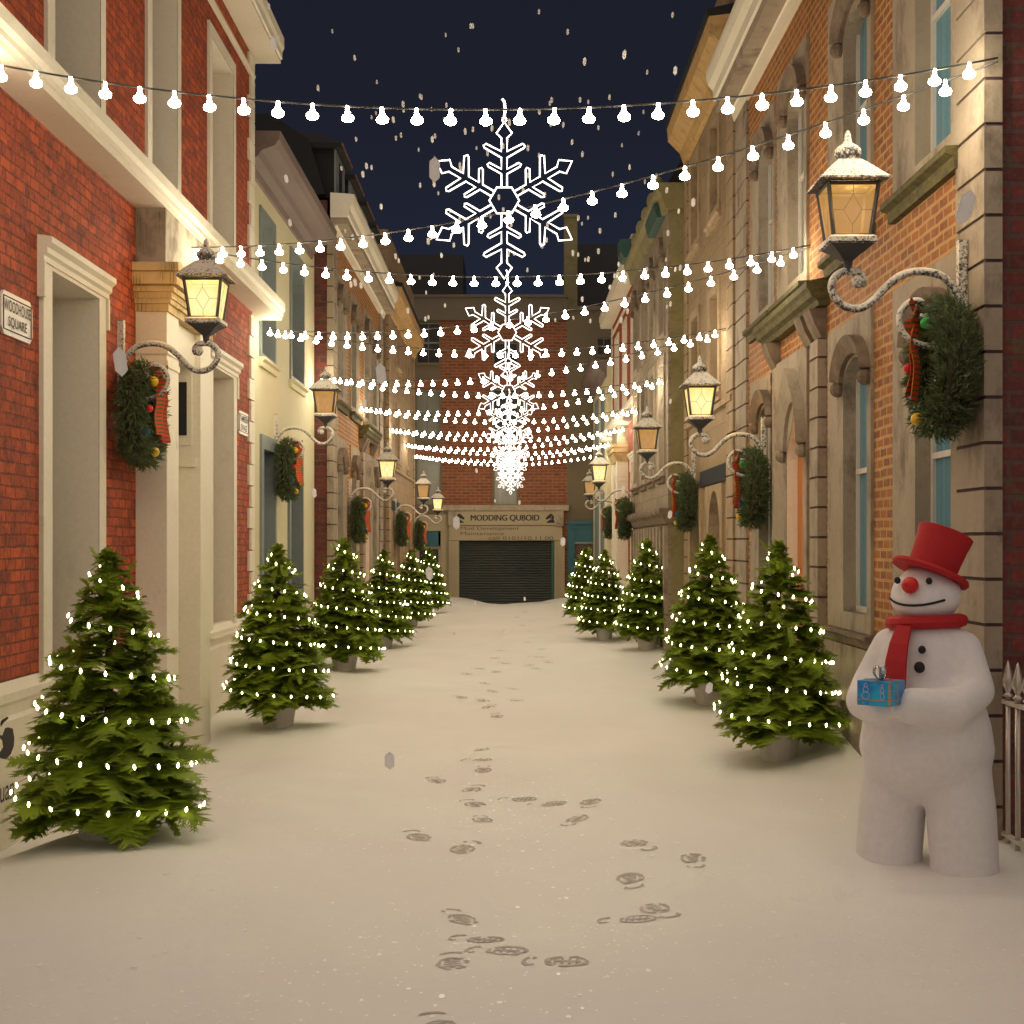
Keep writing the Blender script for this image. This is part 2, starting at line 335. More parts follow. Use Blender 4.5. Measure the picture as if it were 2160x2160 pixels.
# ------------------------------------------------------------------ building kit
# side s: +1 right, -1 left.  u = depth (world y), v = height, w = how far it stands out of the wall into the street
def P(s, xw, u, v, w): return (s * (xw - w), u, v)
def facade(s, xw, u0, u1, v0, v1, holes, mb):
    us = sorted({u0, u1, *[h[0] for h in holes], *[h[1] for h in holes]}); vs = sorted({v0, v1, *[h[2] for h in holes], *[h[3] for h in holes]})
    for a, bb in zip(us, us[1:]):
        for c, d in zip(vs, vs[1:]):
            mu, mv = (a + bb) / 2, (c + d) / 2
            if any(h[0] < mu < h[1] and h[2] < mv < h[3] for h in holes): continue
            mb.add([P(s, xw, a, c, 0), P(s, xw, bb, c, 0), P(s, xw, bb, d, 0), P(s, xw, a, d, 0)], [(0, 1, 2, 3)])
def shell(s, xw, u0, u1, v1, mb, deep=5, v0=-.6):
    for u in (u0, u1): mb.add([(s * xw, u, v0), (s * (xw + deep), u, v0), (s * (xw + deep), u, v1), (s * xw, u, v1)], [(0, 1, 2, 3)])
    mb.add([(s * xw, u0, v1), (s * (xw + deep), u0, v1), (s * (xw + deep), u1, v1), (s * xw, u1, v1)], [(0, 1, 2, 3)])
    mb.add([(s * (xw + deep), u0, v0), (s * (xw + deep), u0, v1), (s * (xw + deep), u1, v1), (s * (xw + deep), u1, v0)], [(0, 1, 2, 3)])
def ring_pts(u0, u1, v0, v1, arch, n=10, ogee=False):
    """inner outline (open at nothing) going up the near jamb, over the head, down the far jamb"""
    pts = [(u0, v0)]
    if arch <= 0: pts += [(u0, v1), (u1, v1)]
    else:
        for i in range(n + 1):
            t = math.pi * (1 - i / n); c = math.cos(t); y = math.sin(t)
            if ogee: y = 1 - abs(c) ** .8 * 1.0 if abs(c) < .5 else math.sqrt(max(0, 1 - c * c)) * .49
            pts.append(((u0 + u1) / 2 + c * (u1 - u0) / 2, v1 - arch + y * arch))
    pts.append((u1, v0)); return pts
def window(parent, s, xw, u0, u1, v0, v1, arch=0, fn=.12, ff=.12, ft=.14, fb=.0, depth=.15, proud=.03, mat='stone', back='curtain', sill=None, bars=True, rev=None, hood=None, name='window', ogee=False, barmat='white'):
    """surround with a real reveal (returned hole rectangle), glass, bars, sill"""
    inn = ring_pts(u0, u1, v0, v1, arch, ogee=ogee); U0, U1, V0, V1 = u0 - fn, u1 + ff, v0 - fb, v1 + ft
    inn[0] = (u0, V0); inn[-1] = (u1, V0); n = len(inn); out = []
    for i, (u, v) in enumerate(inn):
        if i == 0: out.append((U0, V0))
        elif i == n - 1: out.append((U1, V0))
        elif n == 4: out.append((U0 if i == 1 else U1, V1))
        else:
            t = (i - 1) / (n - 3); out.append((U0 + (U1 - U0) * t, V1))
    mb = MB()
    for i in range(n - 1):
        a, b_, c_, d_ = inn[i], inn[i + 1], out[i + 1], out[i]
        mb.add([P(s, xw, *a, proud), P(s, xw, *b_, proud), P(s, xw, *c_, proud), P(s, xw, *d_, proud)], [(0, 1, 2, 3)])
        mb.add([P(s, xw, *d_, proud), P(s, xw, *c_, proud), P(s, xw, *c_, -.01), P(s, xw, *d_, -.01)], [(0, 1, 2, 3)])
        if rev is None: mb.add([P(s, xw, *a, proud), P(s, xw, *b_, proud), P(s, xw, *b_, -depth), P(s, xw, *a, -depth)], [(0, 1, 2, 3)])
    # foot pieces
    for (a, d_) in ((inn[0], out[0]), (inn[-1], out[-1])):
        mb.add([P(s, xw, *a, proud), P(s, xw, *d_, proud), P(s, xw, *d_, -.01), P(s, xw, *a, -.01)], [(0, 1, 2, 3)])
    if fb > 0: mb.box(*sorted((s * (xw - proud), s * (xw + .01))), u0 + .001, u1 - .001, V0, v0)
    f = mb.build(name, mat, parent)
    if rev:
        r = MB()
        for i in range(n - 1):
            a, b_ = inn[i], inn[i + 1]
            r.add([P(s, xw, *a, proud - .004), P(s, xw, *b_, proud - .004), P(s, xw, *b_, -depth), P(s, xw, *a, -depth)], [(0, 1, 2, 3)])
        r.build('reveal', rev, f)
    g = MB().box(*sorted((s * (xw + depth), s * (xw + depth + .02))), u0 - .01, u1 + .01, v0 - .01, v1 + .01); g.build('pane' if back not in ('wood_o', 'wood_d', 'bluepaint', 'teal') else 'door_leaf', back, f)
    r = MB(); r.box(*sorted((s * (xw - proud + .01), s * (xw + depth))), u0, u1, v0 - .03, v0); r.build('inner_ledge', rev or mat, f)
    if bars:
        q = MB(); X = sorted((s * (xw + depth - .03), s * (xw + depth - .001))); t = .045
        q.box(*X, u0, u0 + t, v0, v1 - arch * .5); q.box(*X, u1 - t, u1, v0, v1 - arch * .5); q.box(*X, u0 + t, u1 - t, v0, v0 + t)
        vm = v0 + (v1 - v0) * .55; q.box(*X, u0 + t, u1 - t, vm, vm + t); q.build('window_frame', barmat, f)
    if sill:
        q = MB(); dz, w = sill[0], sill[1]
        prof = [(-.005, v0 - fb - dz), (w * .45, v0 - fb - dz), (w * .55, v0 - fb - dz * .5), (w, v0 - fb - dz * .35), (w, v0 - fb - .012), (-.005, v0 - fb - .004)]
        q.prism(prof, u0 - fn - .04, u1 + ff + .04, lambda a, bb, c: (s * (xw - a), bb, c)); q.build('sill', sill[2] if len(sill) > 2 else mat, f)
    if hood:
        q = MB(); hw, ho, hm = hood; k = 12; cu = (u0 + u1) / 2; ru = (u1 - u0) / 2
        ins, outs = [], []
        for i in range(k + 1):
            t = math.pi * (.95 - .9 * i / k); c = math.cos(t); y = math.sin(t)
            ins.append((cu + c * (ru + .02), v1 - arch + y * (arch + .03))); outs.append((cu + c * (ru + .02 + hw), v1 - arch + y * (arch + .03 + hw * 1.3) + (hw * .9 * max(0, 1 - abs(c) * 2.2) if ogee else 0)))
        for i in range(k):
            a, b_, c_, d_ = ins[i], ins[i + 1], outs[i + 1], outs[i]
            q.add([P(s, xw, *p, ho * .55) for p in (a, b_)] + [P(s, xw, *p, ho) for p in (c_, d_)], [(0, 1, 2, 3)])
            q.add([P(s, xw, *c_, ho), P(s, xw, *d_, ho), P(s, xw, *d_, 0), P(s, xw, *c_, 0)], [(0, 1, 2, 3)])
            q.add([P(s, xw, *a, ho * .55), P(s, xw, *b_, ho * .55), P(s, xw, *b_, proud * .5), P(s, xw, *a, proud * .5)], [(0, 1, 2, 3)])
        for e in (0, k):
            a, d_ = ins[e], outs[e]; q.add([P(s, xw, *a, ho * .55), P(s, xw, *d_, ho), P(s, xw, *d_, 0), P(s, xw, *a, 0)], [(0, 1, 2, 3)])
        for e in (0, k): q.ball(P(s, xw, (ins[e][0] + outs[e][0]) / 2, ins[e][1] - .05, ho * .5), .07, seg=8, rings=6)
        q.build('hood_mould', hm, f)
    return (U0 + .005, U1 - .005, V0 + .005, V1 - .005) if fb > 0 else (U0 + .005, U1 - .005, v0 + .0, V1 - .005)
def cornice(parent, s, xw, u0, u1, prof, mat, name='cornice'):
    """profile (w, v) swept along the street"""
    q = MB(); q.prism(prof, u0, u1, lambda a, bb, c: (s * (xw - a), bb, c)); return q.build(name, mat, parent)
def joints(parent, s, xw, u0, u1, v0, v1, pitch=.286, th=.05, mat='stone', name='pilaster', back=.0):
    q = MB(); j = MB(); v = v0
    while v < v1 - .05:
        t = min(v + pitch - .022, v1)
        q.box(*sorted((s * (xw - th), s * (xw + .05 + back))), u0, u1, v, t); j.box(*sorted((s * (xw - th + .012), s * (xw + .045 + back))), u0 + .008, u1 - .008, t, min(t + .022, v1)); v += pitch
    o = q.build(name, mat, parent); j.build('mortar_joints', 'joint', o); return o
def quoins(parent, s, xw, u1, v0, v1, mat='cream', back=False):
    q = MB(); v = v0; k = 0
    while v < v1 - .1:
        wd = .36 if k % 2 == 0 else .24; d = 1
        q.box(*sorted((s * (xw - .03), s * (xw + .12))), u1 - wd, u1 + .02, v + .008, v + .272)
        q.box(*sorted((s * (xw - .033), s * (xw + .1))), u1 - wd + .03, u1 + .023, v + .225, v + .232); v += .282; k += 1
    return q.build('quoins', mat, parent)

# ---- red brick building with cream trim
def red_house(s, xw, U1, label, length=11.9, near=True):
    Z = lambda u: U1 - 18.9 + u               # coordinates of the left instance
    t = thing('brick_house', (s * xw, Z(13), 0), label, 'house')
    holes = []
    for (a, bb) in ((10.57, 11.77), (16.26, 17.46)):
        u0, u1 = Z(a), Z(bb)
        holes.append(window(t, s, xw, u0, u1, .95, 4.03, fn=.2, ff=.2, ft=.1, depth=.42, proud=.035, mat='cream', back='darkroom', rev='reveal', bars=False, sill=(.1, .09, 'cream')))
        q = MB()  # lintel hood with ears
        f = lambda a_, b_, c_: (s * (xw - a_), b_, c_)
        q.prism([(-.005, 4.06), (.05, 4.06), (.05, 4.10), (.075, 4.12), (.075, 4.16), (.11, 4.19), (.11, 4.235), (-.005, 4.25)], u0 - .24, u1 + .24, f)
        for e in (u0 - .24, u1 + .205): q.prism([(-.005, 3.80), (.055, 3.80), (.055, 4.06), (-.005, 4.06)], e, e + .04, f)
        q.build('lintel', 'cream', t)
    for (a, bb) in ((10.65, 11.83), (13.53, 14.56), (16.26, 17.48)):
        holes.append(window(t, s, xw, Z(a), Z(bb), 5.42, 7.78, fn=.17, ff=.15, ft=.15, depth=.42, proud=.03, mat='cream', back='darkroom', rev='reveal', bars=False))
    # portico
    pz0, pz1, w = Z(13.04), Z(14.93), .285
    holes.append((pz0 + .02, pz1 - .02, -.6, 4.5))
    wall = MB(); facade(s, xw, Z(18.9) - length, Z(18.9), .95, 8.5, holes, wall); shell(s, xw, Z(18.9) - length, Z(18.9), 8.6, wall); wall.build('wall', 'brick_red', t)
    q = MB(); X = lambda a, bb: sorted((s * (xw - a), s * (xw - bb)))
    q.box(*X(-.1, w), pz0, Z(13.5), -.5, 4.13); q.box(*X(-.1, w), Z(14.45), pz1, -.5, 4.13)
    q.box(*X(-.05, w + .012), pz0 - .012, Z(13.5) + .01, 3.62, 3.68); q.box(*X(-.05, w + .012), pz0 - .012, Z(13.5) + .01, 3.74, 3.78)
    q.box(*X(-.05, w + .02), pz0 - .02, Z(13.5) + .015, .0, .32)
    q.box(*X(-.1, w - .06), Z(13.5), Z(14.45), 3.80, 4.13)
    pf = q.build('portico', 'cream', t)
    d = MB(); d.box(*X(-.28, -.2), Z(13.5), Z(14.45), -.5, 3.8); d.build('door', 'reveal', pf)
    d = MB(); d.box(*X(-.19, -.165), Z(13.6), Z(14.40), 3.05, 3.66); d.build('transom_pane', 'darkroom', pf)
    # transom seen in the far jamb
    d = MB(); d.box(*X(-.16, .20), Z(14.435), Z(14.449), 3.0, 3.72); fr = d.build('transom_frame', 'cream', pf)
    d = MB(); d.box(*X(-.12, .15), Z(14.425), Z(14.434), 3.1, 3.64); d.build('transom_pane', 'darkroom', fr)
    d = MB(); d.box(*X(-.18, .24), Z(14.42), Z(14.447), 2.78, 2.86); d.build('transom_ledge', 'cream', fr)
    f = lambda a_, b_, c_: (s * (xw - a_), b_, c_)
    e = MB()
    for z0_, z1_, a_ in ((4.13, 4.20, .02), (4.20, 4.245, .045), (4.245, 4.30, .06), (4.30, 4.345, .085), (4.345, 4.365, .055), (4.365, 4.47, .115), (4.47, 4.485, .10), (4.485, 4.56, .135)):
        e.box(*X(-.05, w + a_), pz0 - a_, pz1 + a_, z0_, z1_)
    ent = e.build('entablature', 'entab', t)
    e = MB(); e.box(*X(-.05, w - .01), pz0 - .005, pz1 + .01, 4.56, 5.08); e.build('parapet_block', 'stained', t)
    # middle and top cornices
    for v, hgt in ((5.08, .23), (8.48, .34)):
        o = .28 if v < 6 else .33
        cornice(t, s, xw, Z(18.9) - length, Z(18.9) + (.7 if v < 6 else .3),
                [(-.3, v), (o, v), (o, v + .05), (o + .02, v + .06), (o + .02, v + hgt * .45), (o + .045, v + hgt * .6), (o + .045, v + hgt), (-.3, v + hgt + .01)], 'cream')
    cornice(t, s, xw, Z(18.9) - length, Z(18.9), [(-.003, 8.16), (.03, 8.16), (.045, 8.2), (.03, 8.25), (-.003, 8.25)], 'cream', 'string_course')
    # plinth
    for a, bb in ((Z(18.9) - length, pz0), (pz1, Z(18.9) + .02)):
        cornice(t, s, xw, a, bb, [(-.1, -.7), (.05, -.7), (.05, .80), (.03, .83), (.03, .90), (.06, .93), (.06, .99), (.0, 1.06), (-.1, 1.06)], 'cream', 'plinth')
    quoins(t, s, xw, Z(18.9), 1.07, 5.07); quoins(t, s, xw, Z(18.9), 5.33, 8.47)
    return t
# weathered streaky wood-like stone of the porch top
def streak(name, a, bb, cc):
    m, nt, b = new_mat(name); v = texco(nt, (60, 60, .8)); n = noise_n(nt, v, 2.2, 5, .8)
    c = mix(nt, ramp(nt, n, [(.50, 0), (.60, 1)]), a, bb); c = mix(nt, ramp(nt, noise_n(nt, texco(nt), 3), [(.45, 0), (.6, 1)]), c, cc)
    nt.links.new(c, b.inputs['Base Color']); b.inputs['Roughness'].default_value = .85; return m
M['entab'] = streak('streaked porch stone', (.60, .45, .20), (.12, .07, .025), (.62, .48, .25))
M['stained'] = streak('stained porch block', (.30, .25, .18), (.12, .08, .06), (.44, .38, .28))

A = red_house(-1, 3.45, 18.9, 'tall red brick house with cream trim and porch beside the nearest tree')
RD = red_house(1, 3.0, 42.6, 'far red brick house with cream porch on the right side', length=11.3)

# ---- pale rendered building
def pale_house(s, xw, Z0, L, label):
    t = thing('rendered_house', (s * xw, Z0 + L / 2, 0), label, 'house'); holes = []
    k = L / 6.6
    for a, bb in ((1.0, 2.25), (3.75, 5.2)):
        u0, u1 = Z0 + a * k, Z0 + bb * k
        holes.append(window(t, s, xw, u0 + .12, u1 - .05, 4.7, 6.65, arch=.4, fn=.12, ff=.1, ft=.12, fb=.06, depth=.3, proud=.03, mat='bluegrey', back='greyglass', rev='bluegrey', sill=(.14, .10, 'pale'), barmat='bluegrey'))
    u0, u1 = Z0 + 1.1 * k, Z0 + 2.2 * k
    holes.append(window(t, s, xw, u0 + .1, u1 - .05, -.6, 3.35, fn=.14, ff=.12, ft=.2, depth=.35, proud=.04, mat='bluegrey', back='darkroom', rev='bluegrey', bars=False, name='doorway'))
    u0, u1 = Z0 + 3.6 * k, Z0 + 5.0 * k
    holes.append(window(t, s, xw, u0 + .1, u1 - .05, 1.25, 3.35, fn=.14, ff=.12, ft=.2, fb=.1, depth=.3, proud=.04, mat='bluegrey', back='darkroom', rev='bluegrey', barmat='bluegrey', sill=(.14, .1, 'pale')))
    w = MB(); facade(s, xw, Z0, Z0 + L, -.6, 7.4, holes, w); shell(s, xw, Z0, Z0 + L, 7.45, w); w.build('wall', 'pale', t)
    cornice(t, s, xw, Z0 + .05, Z0 + L - .4, [(-.02, 7.02), (.03, 7.05), (.06, 7.14), (.16, 7.20), (.2, 7.27), (.38, 7.34), (.44, 7.42), (.46, 7.53), (-.02, 7.54)], 'purple')
    return t
B = pale_house(-1, 3.56, 19.0, 6.6, 'pale yellow rendered house with arched windows left of the alley')
RE = pale_house(1, 2.85, 42.7, 7.2, 'farthest pale rendered house with purple cornice on the right')

# ---- orange brick house with stone surrounds
def orange_house(s, xw, Z0, label, near_end, mansard):
    t = thing('brick_townhouse', (s * xw, Z0 + 5, 0), label, 'house'); holes = []; L = 9.95
    for c, sg in ((.70, 0), (2.98, 0), (7.35, 0)):
        u0, u1 = Z0 + c, Z0 + c + .85
        holes.append(window(t, s, xw, u0, u1, 1.40, 3.62, arch=.22, fn=.13, ff=.62, ft=.35, fb=.16, depth=.115, mat='stone', back='curtain', sill=(.12, .09, 'stone_dark'), hood=(.12, .13, 'stone_dark')))
        holes.append(window(t, s, xw, u0, u1, 4.78, 6.68, arch=.22, fn=.13, ff=.62, ft=.35, fb=.12, depth=.115, mat='stone', back='curtain', sill=(.16, .12, 'moss'), hood=(.12, .13, 'stone_dark')))
    u0, u1 = Z0 + 5.55, Z0 + 6.4
    holes.append(window(t, s, xw, u0, u1, 4.78, 6.8, arch=.22, fn=.13, ff=.62, ft=.35, fb=.12, depth=.115, mat='stone', back='greyglass', sill=(.16, .12, 'moss'), hood=(.12, .13, 'stone_dark')))
    holes.append(window(t, s, xw, Z0 + 5.5, Z0 + 6.36, -.6, 3.45, arch=.55, fn=.18, ff=.95, ft=.55, depth=.07, proud=.05, mat='stone', back='wood_o', rev='reveal', bars=False, hood=(.16, .16, 'stone'), name='doorway', ogee=True))
    w = MB(); facade(s, xw, Z0 + .06, Z0 + L, -.6, 7.75, holes, w); shell(s, xw, Z0 + .06, Z0 + L, 7.8, w)
    wl = w.build('wall', 'brick_orange', t)
    q = MB(); q.add([(s * (xw + .08), Z0 + .05, -.6), (s * (xw + 4.9), Z0 + .05, -.6), (s * (xw + 4.9), Z0 + .05, 8.2), (s * (xw + .08), Z0 + .05, 8.2)], [(0, 1, 2, 3)]); q.build('end_wall', 'brick_side', t)
    q = MB(); q.box(*sorted((s * (xw - .025), s * (xw + .02))), Z0 + .62, Z0 + 5.28, -.6, 1.1); q.box(*sorted((s * (xw - .025), s * (xw + .02))), Z0 + 7.4, Z0 + L - .9, -.6, 1.1); q.build('plinth', 'stone', t)
    joints(t, s, xw, Z0 - .0, Z0 + .58, -.5, 7.7, th=.035, back=.03); joints(t, s, xw, Z0 + L - .85, Z0 + L, -.5, 7.7, th=.035)
    joints(t, s, xw, Z0 + 4.62, Z0 + 4.98, -.5, 3.95, th=.09); joints(t, s, xw, Z0 + 7.22, Z0 + 7.30, -.5, 3.95, th=.05)
    # mossy door canopy on brackets
    f = lambda a_, b_, c_: (s * (xw - a_), b_, c_)
    q = MB(); q.prism([(-.005, 4.26), (.10, 4.26), (.12, 4.31), (.17, 4.34), (.19, 4.39), (.22, 4.42), (.22, 4.48), (-.005, 4.53)], Z0 + 4.5, Z0 + 7.5, f); cn = q.build('door_canopy', 'moss', t)
    for u in (4.62, 5.08, 6.95): q = MB(); q.prism([(-.005, 3.95), (.05, 3.97), (.12, 4.10), (.17, 4.24), (-.005, 4.255)], Z0 + u, Z0 + u + .3, f); q.build('bracket', 'stone_dark', cn)
    cornice(t, s, xw, Z0 + .0, Z0 + L + .05, [(-.01, 7.62), (.05, 7.62), (.08, 7.72), (.10, 7.74)] + [(-.01, 7.74)], 'cream', 'frieze')
    cornice(t, s, xw, Z0 - .05, Z0 + L + .05, [(-.01, 7.742), (.30, 7.742), (.30, 7.86), (-.01, 7.86)], 'stone', 'soffit')
    cornice(t, s, xw, Z0 - .1, Z0 + L + .05, [(-.01, 7.862), (.27, 7.862), (.32, 7.90), (.33, 8.02), (.39, 8.1), (.42, 8.2), (.42, 8.27), (-.01, 8.30)], 'cream')
    if mansard:
        q = MB(); q.prism([(-.12, 8.30), (-.42, 9.3), (-1.1, 9.75), (-4.9, 9.75), (-4.9, 8.3)], Z0 + .02, Z0 + L, f); q.build('roof', 'slate', t)
        for i in range(4):
            u = Z0 + .22 + 2.2 * i
            q = MB(); q.box(*sorted((s * (xw - .02), s * (xw + .95))), u, u + 1.4, 8.28, 9.25); d = q.build('dormer', 'slate', t)
            q = MB(); q.box(*sorted((s * (xw - .05), s * (xw - .022))), u, u + 1.4, 8.28, 9.23); fr = q.build('dormer_front', 'bluegrey', d)
            q = MB(); q.box(*sorted((s * (xw - .058), s * (xw - .052))), u + .48, u + .92, 8.42, 9.05); q.build('pane', 'darkroom', d)
            q = MB(); X0, X1 = s * (xw - .18), s * (xw + 1.2); um = u + .7
            q.add([(X0, u - .12, 9.25), (X0, u + 1.52, 9.25), (X1, u + 1.52, 9.25), (X1, u - .12, 9.25), (s * (xw + .35), um, 9.66), (X1, um, 9.66), (X0, u - .12, 9.16), (X0, u + 1.52, 9.16), (X1, u + 1.52, 9.16), (X1, u - .12, 9.16)],
                  [(0, 1, 4), (0, 4, 5, 3), (1, 2, 5, 4), (6, 7, 8, 9), (0, 6, 7, 1), (0, 3, 9, 6), (1, 7, 8, 2)]); q.build('dormer_roof', 'slate', d)
            q = MB(); q.box(*sorted((s * (xw - .19), s * (xw - .17))), u - .125, u + 1.525, 9.2, 9.25); q.build('bargeboard', 'terra', d)
    return t
M['terra'] = plain('terracotta edge', (.20, .08, .05), .8)
C = orange_house(-1, 3.25, 25.6, 'orange brick townhouse with dormers and stone windows on the left', True, True)
RA = orange_house(1, 3.0, 8.93, 'near orange brick townhouse with mossy door canopy behind the snowman', True, False)

# ---- sandstone house
def sand_house(s, xw, Z0, L, label, vc):
    t = thing('sandstone_house', (s * xw, Z0 + L / 2, 0), label, 'house'); holes = []; k = L / 5.5
    for c in (1.5, 3.7):
        for v0, v1 in ((4.3, 5.65), (6.9, 8.2)):
            holes.append(window(t, s, xw, Z0 + c * k, Z0 + c * k + .8, v0, v1, fn=.16, ff=.3, ft=.14, fb=.12, depth=.22, proud=.03, mat='sand', back='darkroom', bars=False, sill=(.12, .08, 'sand')))
        holes.append(window(t, s, xw, Z0 + c * k - .3, Z0 + c * k + .9, -.6, 2.78, arch=.75, fn=.2, ff=.28, ft=.08, depth=.3, proud=.04, mat='sand', back='bluepaint', bars=False, name='doorway'))
    w = MB(); facade(s, xw, Z0 + .02, Z0 + L, -.6, 9.9, holes, w); shell(s, xw, Z0 + .02, Z0 + L, 9.9, w); w.build('wall', 'sandwall', t)
    q = MB(); q.box(*sorted((s * (xw - .03), s * (xw + .05))), Z0 + .7, Z0 + 3.4, 2.88, 3.12); q.build('fascia_board', 'navy', t)
    joints(t, s, xw, Z0, Z0 + .6, -.5, 8.6, th=.04, mat='sand'); joints(t, s, xw, Z0 + L - .45, Z0 + L + .001, -.5, 8.6, th=.03, mat='sand')
    f = lambda a_, b_, c_: (s * (xw - a_), b_, c_)
    cornice(t, s, xw, Z0 + .1, Z0 + L - .25, [(-.01, 3.9), (.06, 3.93), (.06, 4.0), (-.01, 4.03)], 'sand', 'string_course')
    cornice(t, s, xw, Z0 + .1, Z0 + L - .2, [(-.01, vc - .3), (.06, vc - .28), (.12, vc - .1), (.32, vc + .1), (.34, vc + .32), (-.01, vc + .36)], 'ochre')
    cornice(t, s, xw, Z0 + .1, Z0 + L - .2, [(-.01, vc + .362), (.36, vc + .33), (.37, vc + .42), (-.01, vc + .5)], 'slate', 'parapet_cap')
    return t
RB = sand_house(1, 2.98, 18.95, 5.5, 'sandstone house with ochre cornice between townhouse and mossy corner', 8.75)
D = sand_house(-1, 3.12, 35.7, 9.6, 'far sandstone house with ochre cornice on the left', 8.15)

# ---- ornate darker stone house with an olive side wall
def ornate_house(s, xw, Z0, Z1, label):
    t = thing('stone_house', (s * xw, (Z0 + Z1) / 2, 0), label, 'house'); holes = []
    for i in range(4):
        c = Z0 + .55 + i * 1.75
        holes.append(window(t, s, xw, c, c + .75, 3.3, 5.2, fn=.1, ff=.25, ft=.15, fb=.1, depth=.2, mat='stone', back='greyglass', sill=(.12, .1, 'stone_dark')))
        holes.append(window(t, s, xw, c, c + .75, 5.75, 7.3, arch=.3, fn=.1, ff=.25, ft=.2, fb=.1, depth=.2, mat='stone', back='darkroom', hood=(.1, .1, 'stone_dark'), bars=False))
    w = MB(); facade(s, xw, Z0, Z1, -.6, 8.0, holes, w); shell(s, xw, Z0, Z1, 8.0, w); w.build('wall', 'stonewall', t)
    q = MB(); q.add([(s * (xw + .05), Z0 - .01, -.6), (s * (xw + 4.9), Z0 - .01, -.6), (s * (xw + 4.9), Z0 - .01, 8.0), (s * (xw + .05), Z0 - .01, 8.0)], [(0, 1, 2, 3)]); q.build('side_wall', 'olive', t)
    f = lambda a_, b_, c_: (s * (xw - a_), b_, c_)
    cornice(t, s, xw, Z0 - .1, Z1, [(-.3, 2.35), (.05, 2.35), (.10, 2.45), (.17, 2.52), (.17, 2.60), (-.3, 2.66)], 'stone_dark', 'ledge')
    for i in range(9): q = MB(); q.ball(P(s, xw, Z0 + .3 + i * .78, 2.55, .1), .11, .24, .09, 8, 6); q.build('carved_swag', 'stone_dark', t)
    for i in range(12): q = MB(); q.box(*sorted((s * (xw - .07), s * (xw + .02))), Z0 + .02 + i * .6, Z0 + .26 + i * .6, -.6, 2.3); q.build('pier', 'stone', t)
    cornice(t, s, xw, Z0 - .1, Z1, [(-4.9, 8.0), (.06, 7.75), (.12, 8.0), (.20, 8.08), (.20, 8.2), (-4.9, 8.2)], 'olive')
    cornice(t, s, xw, Z0 + .5, Z0 + 2.2, [(-.1, 7.74), (.14, 7.74), (.20, 7.98), (-.1, 7.98)], 'teal', 'copper_gutter')
    cornice(t, s, xw, Z0 + .1, Z1, [(-4.8, 8.202), (.02, 8.202), (-.3, 8.75), (-4.8, 8.75)], 'slate', 'roof')

    for i in range(6): q = MB(); q.ball(P(s, xw, Z0 + .9 + i * 1.15, 8.38, .08), .1, .16, .18, 8, 6); q.build('roof_finial', 'olive', t)

    cornice(t, s, xw, Z1 - .8, Z1 + .02, [(-.1, 8.204), (.26, 8.204), (.34, 8.34), (.36, 8.6), (-.1, 8.62)], 'teal', 'copper_gutter')
    q = MB(); q.box(*sorted((s * (xw + .35), s * (xw + 1.3))), Z0 + .15, Z0 + 1.1, 8.2, 8.95); q.build('chimney', 'darkroom', t)
    return t
RC = ornate_house(1, 2.69, 24.5, 31.6, 'dark carved stone house with olive side wall right of alley')

# ---- building closing the alley
ZE = 50.0
def ex(px, Z=ZE): return (px - 1080) / F * Z
def ez(py, Z=ZE): return EYE + (HY - py) / F * Z
t = thing('end_building', (0, ZE, 0), 'brick and beige building closing the end of the alley', 'building')
def front_wall(name, mat, x0, x1, z0, z1, holes, y=ZE):
    q = MB(); xs_ = sorted({x0, x1, *[min(max(h[i], x0), x1) for h in holes for i in (0, 1)]}); zs = sorted({z0, z1, *[min(max(h[i], z0), z1) for h in holes for i in (2, 3)]})
    for a, bb in zip(xs_, xs_[1:]):
        for c, d in zip(zs, zs[1:]):
            if any(h[0] < (a + bb) / 2 < h[1] and h[2] < (c + d) / 2 < h[3] for h in holes): continue
            q.add([(a, y, c), (bb, y, c), (bb, y, d), (a, y, d)], [(0, 1, 2, 3)])
    return q.build(name, mat, t)
wins = []
for px0, px1, py0, py1, dark in ((881, 926, 680, 765, 1), (879, 927, 820, 928, 0), (880, 928, 966, 1064, 0), (1043, 1090, 722, 765, 1), (1043, 1090, 820, 925, 1), (1043, 1090, 962, 1064, 0), (1261, 1287, 712, 748, 1)):
    wins.append((ex(px0), ex(px1), ez(py1), ez(py0), dark))
hol = [w[:4] for w in wins]
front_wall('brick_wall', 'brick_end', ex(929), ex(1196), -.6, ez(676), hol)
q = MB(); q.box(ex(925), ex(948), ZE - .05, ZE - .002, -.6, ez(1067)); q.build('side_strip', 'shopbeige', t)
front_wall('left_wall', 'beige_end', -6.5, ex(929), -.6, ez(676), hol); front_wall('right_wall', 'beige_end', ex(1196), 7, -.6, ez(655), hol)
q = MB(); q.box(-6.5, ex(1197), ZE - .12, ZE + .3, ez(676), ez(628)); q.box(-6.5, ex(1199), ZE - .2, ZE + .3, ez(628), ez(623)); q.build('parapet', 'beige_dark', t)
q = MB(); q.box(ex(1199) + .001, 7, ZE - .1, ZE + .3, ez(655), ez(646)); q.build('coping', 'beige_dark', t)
q = MB(); q.box(-6.5, 7, ZE + .25, ZE + 4, -.6, ez(655)); q.build('rear_volume', 'darkroom', t)
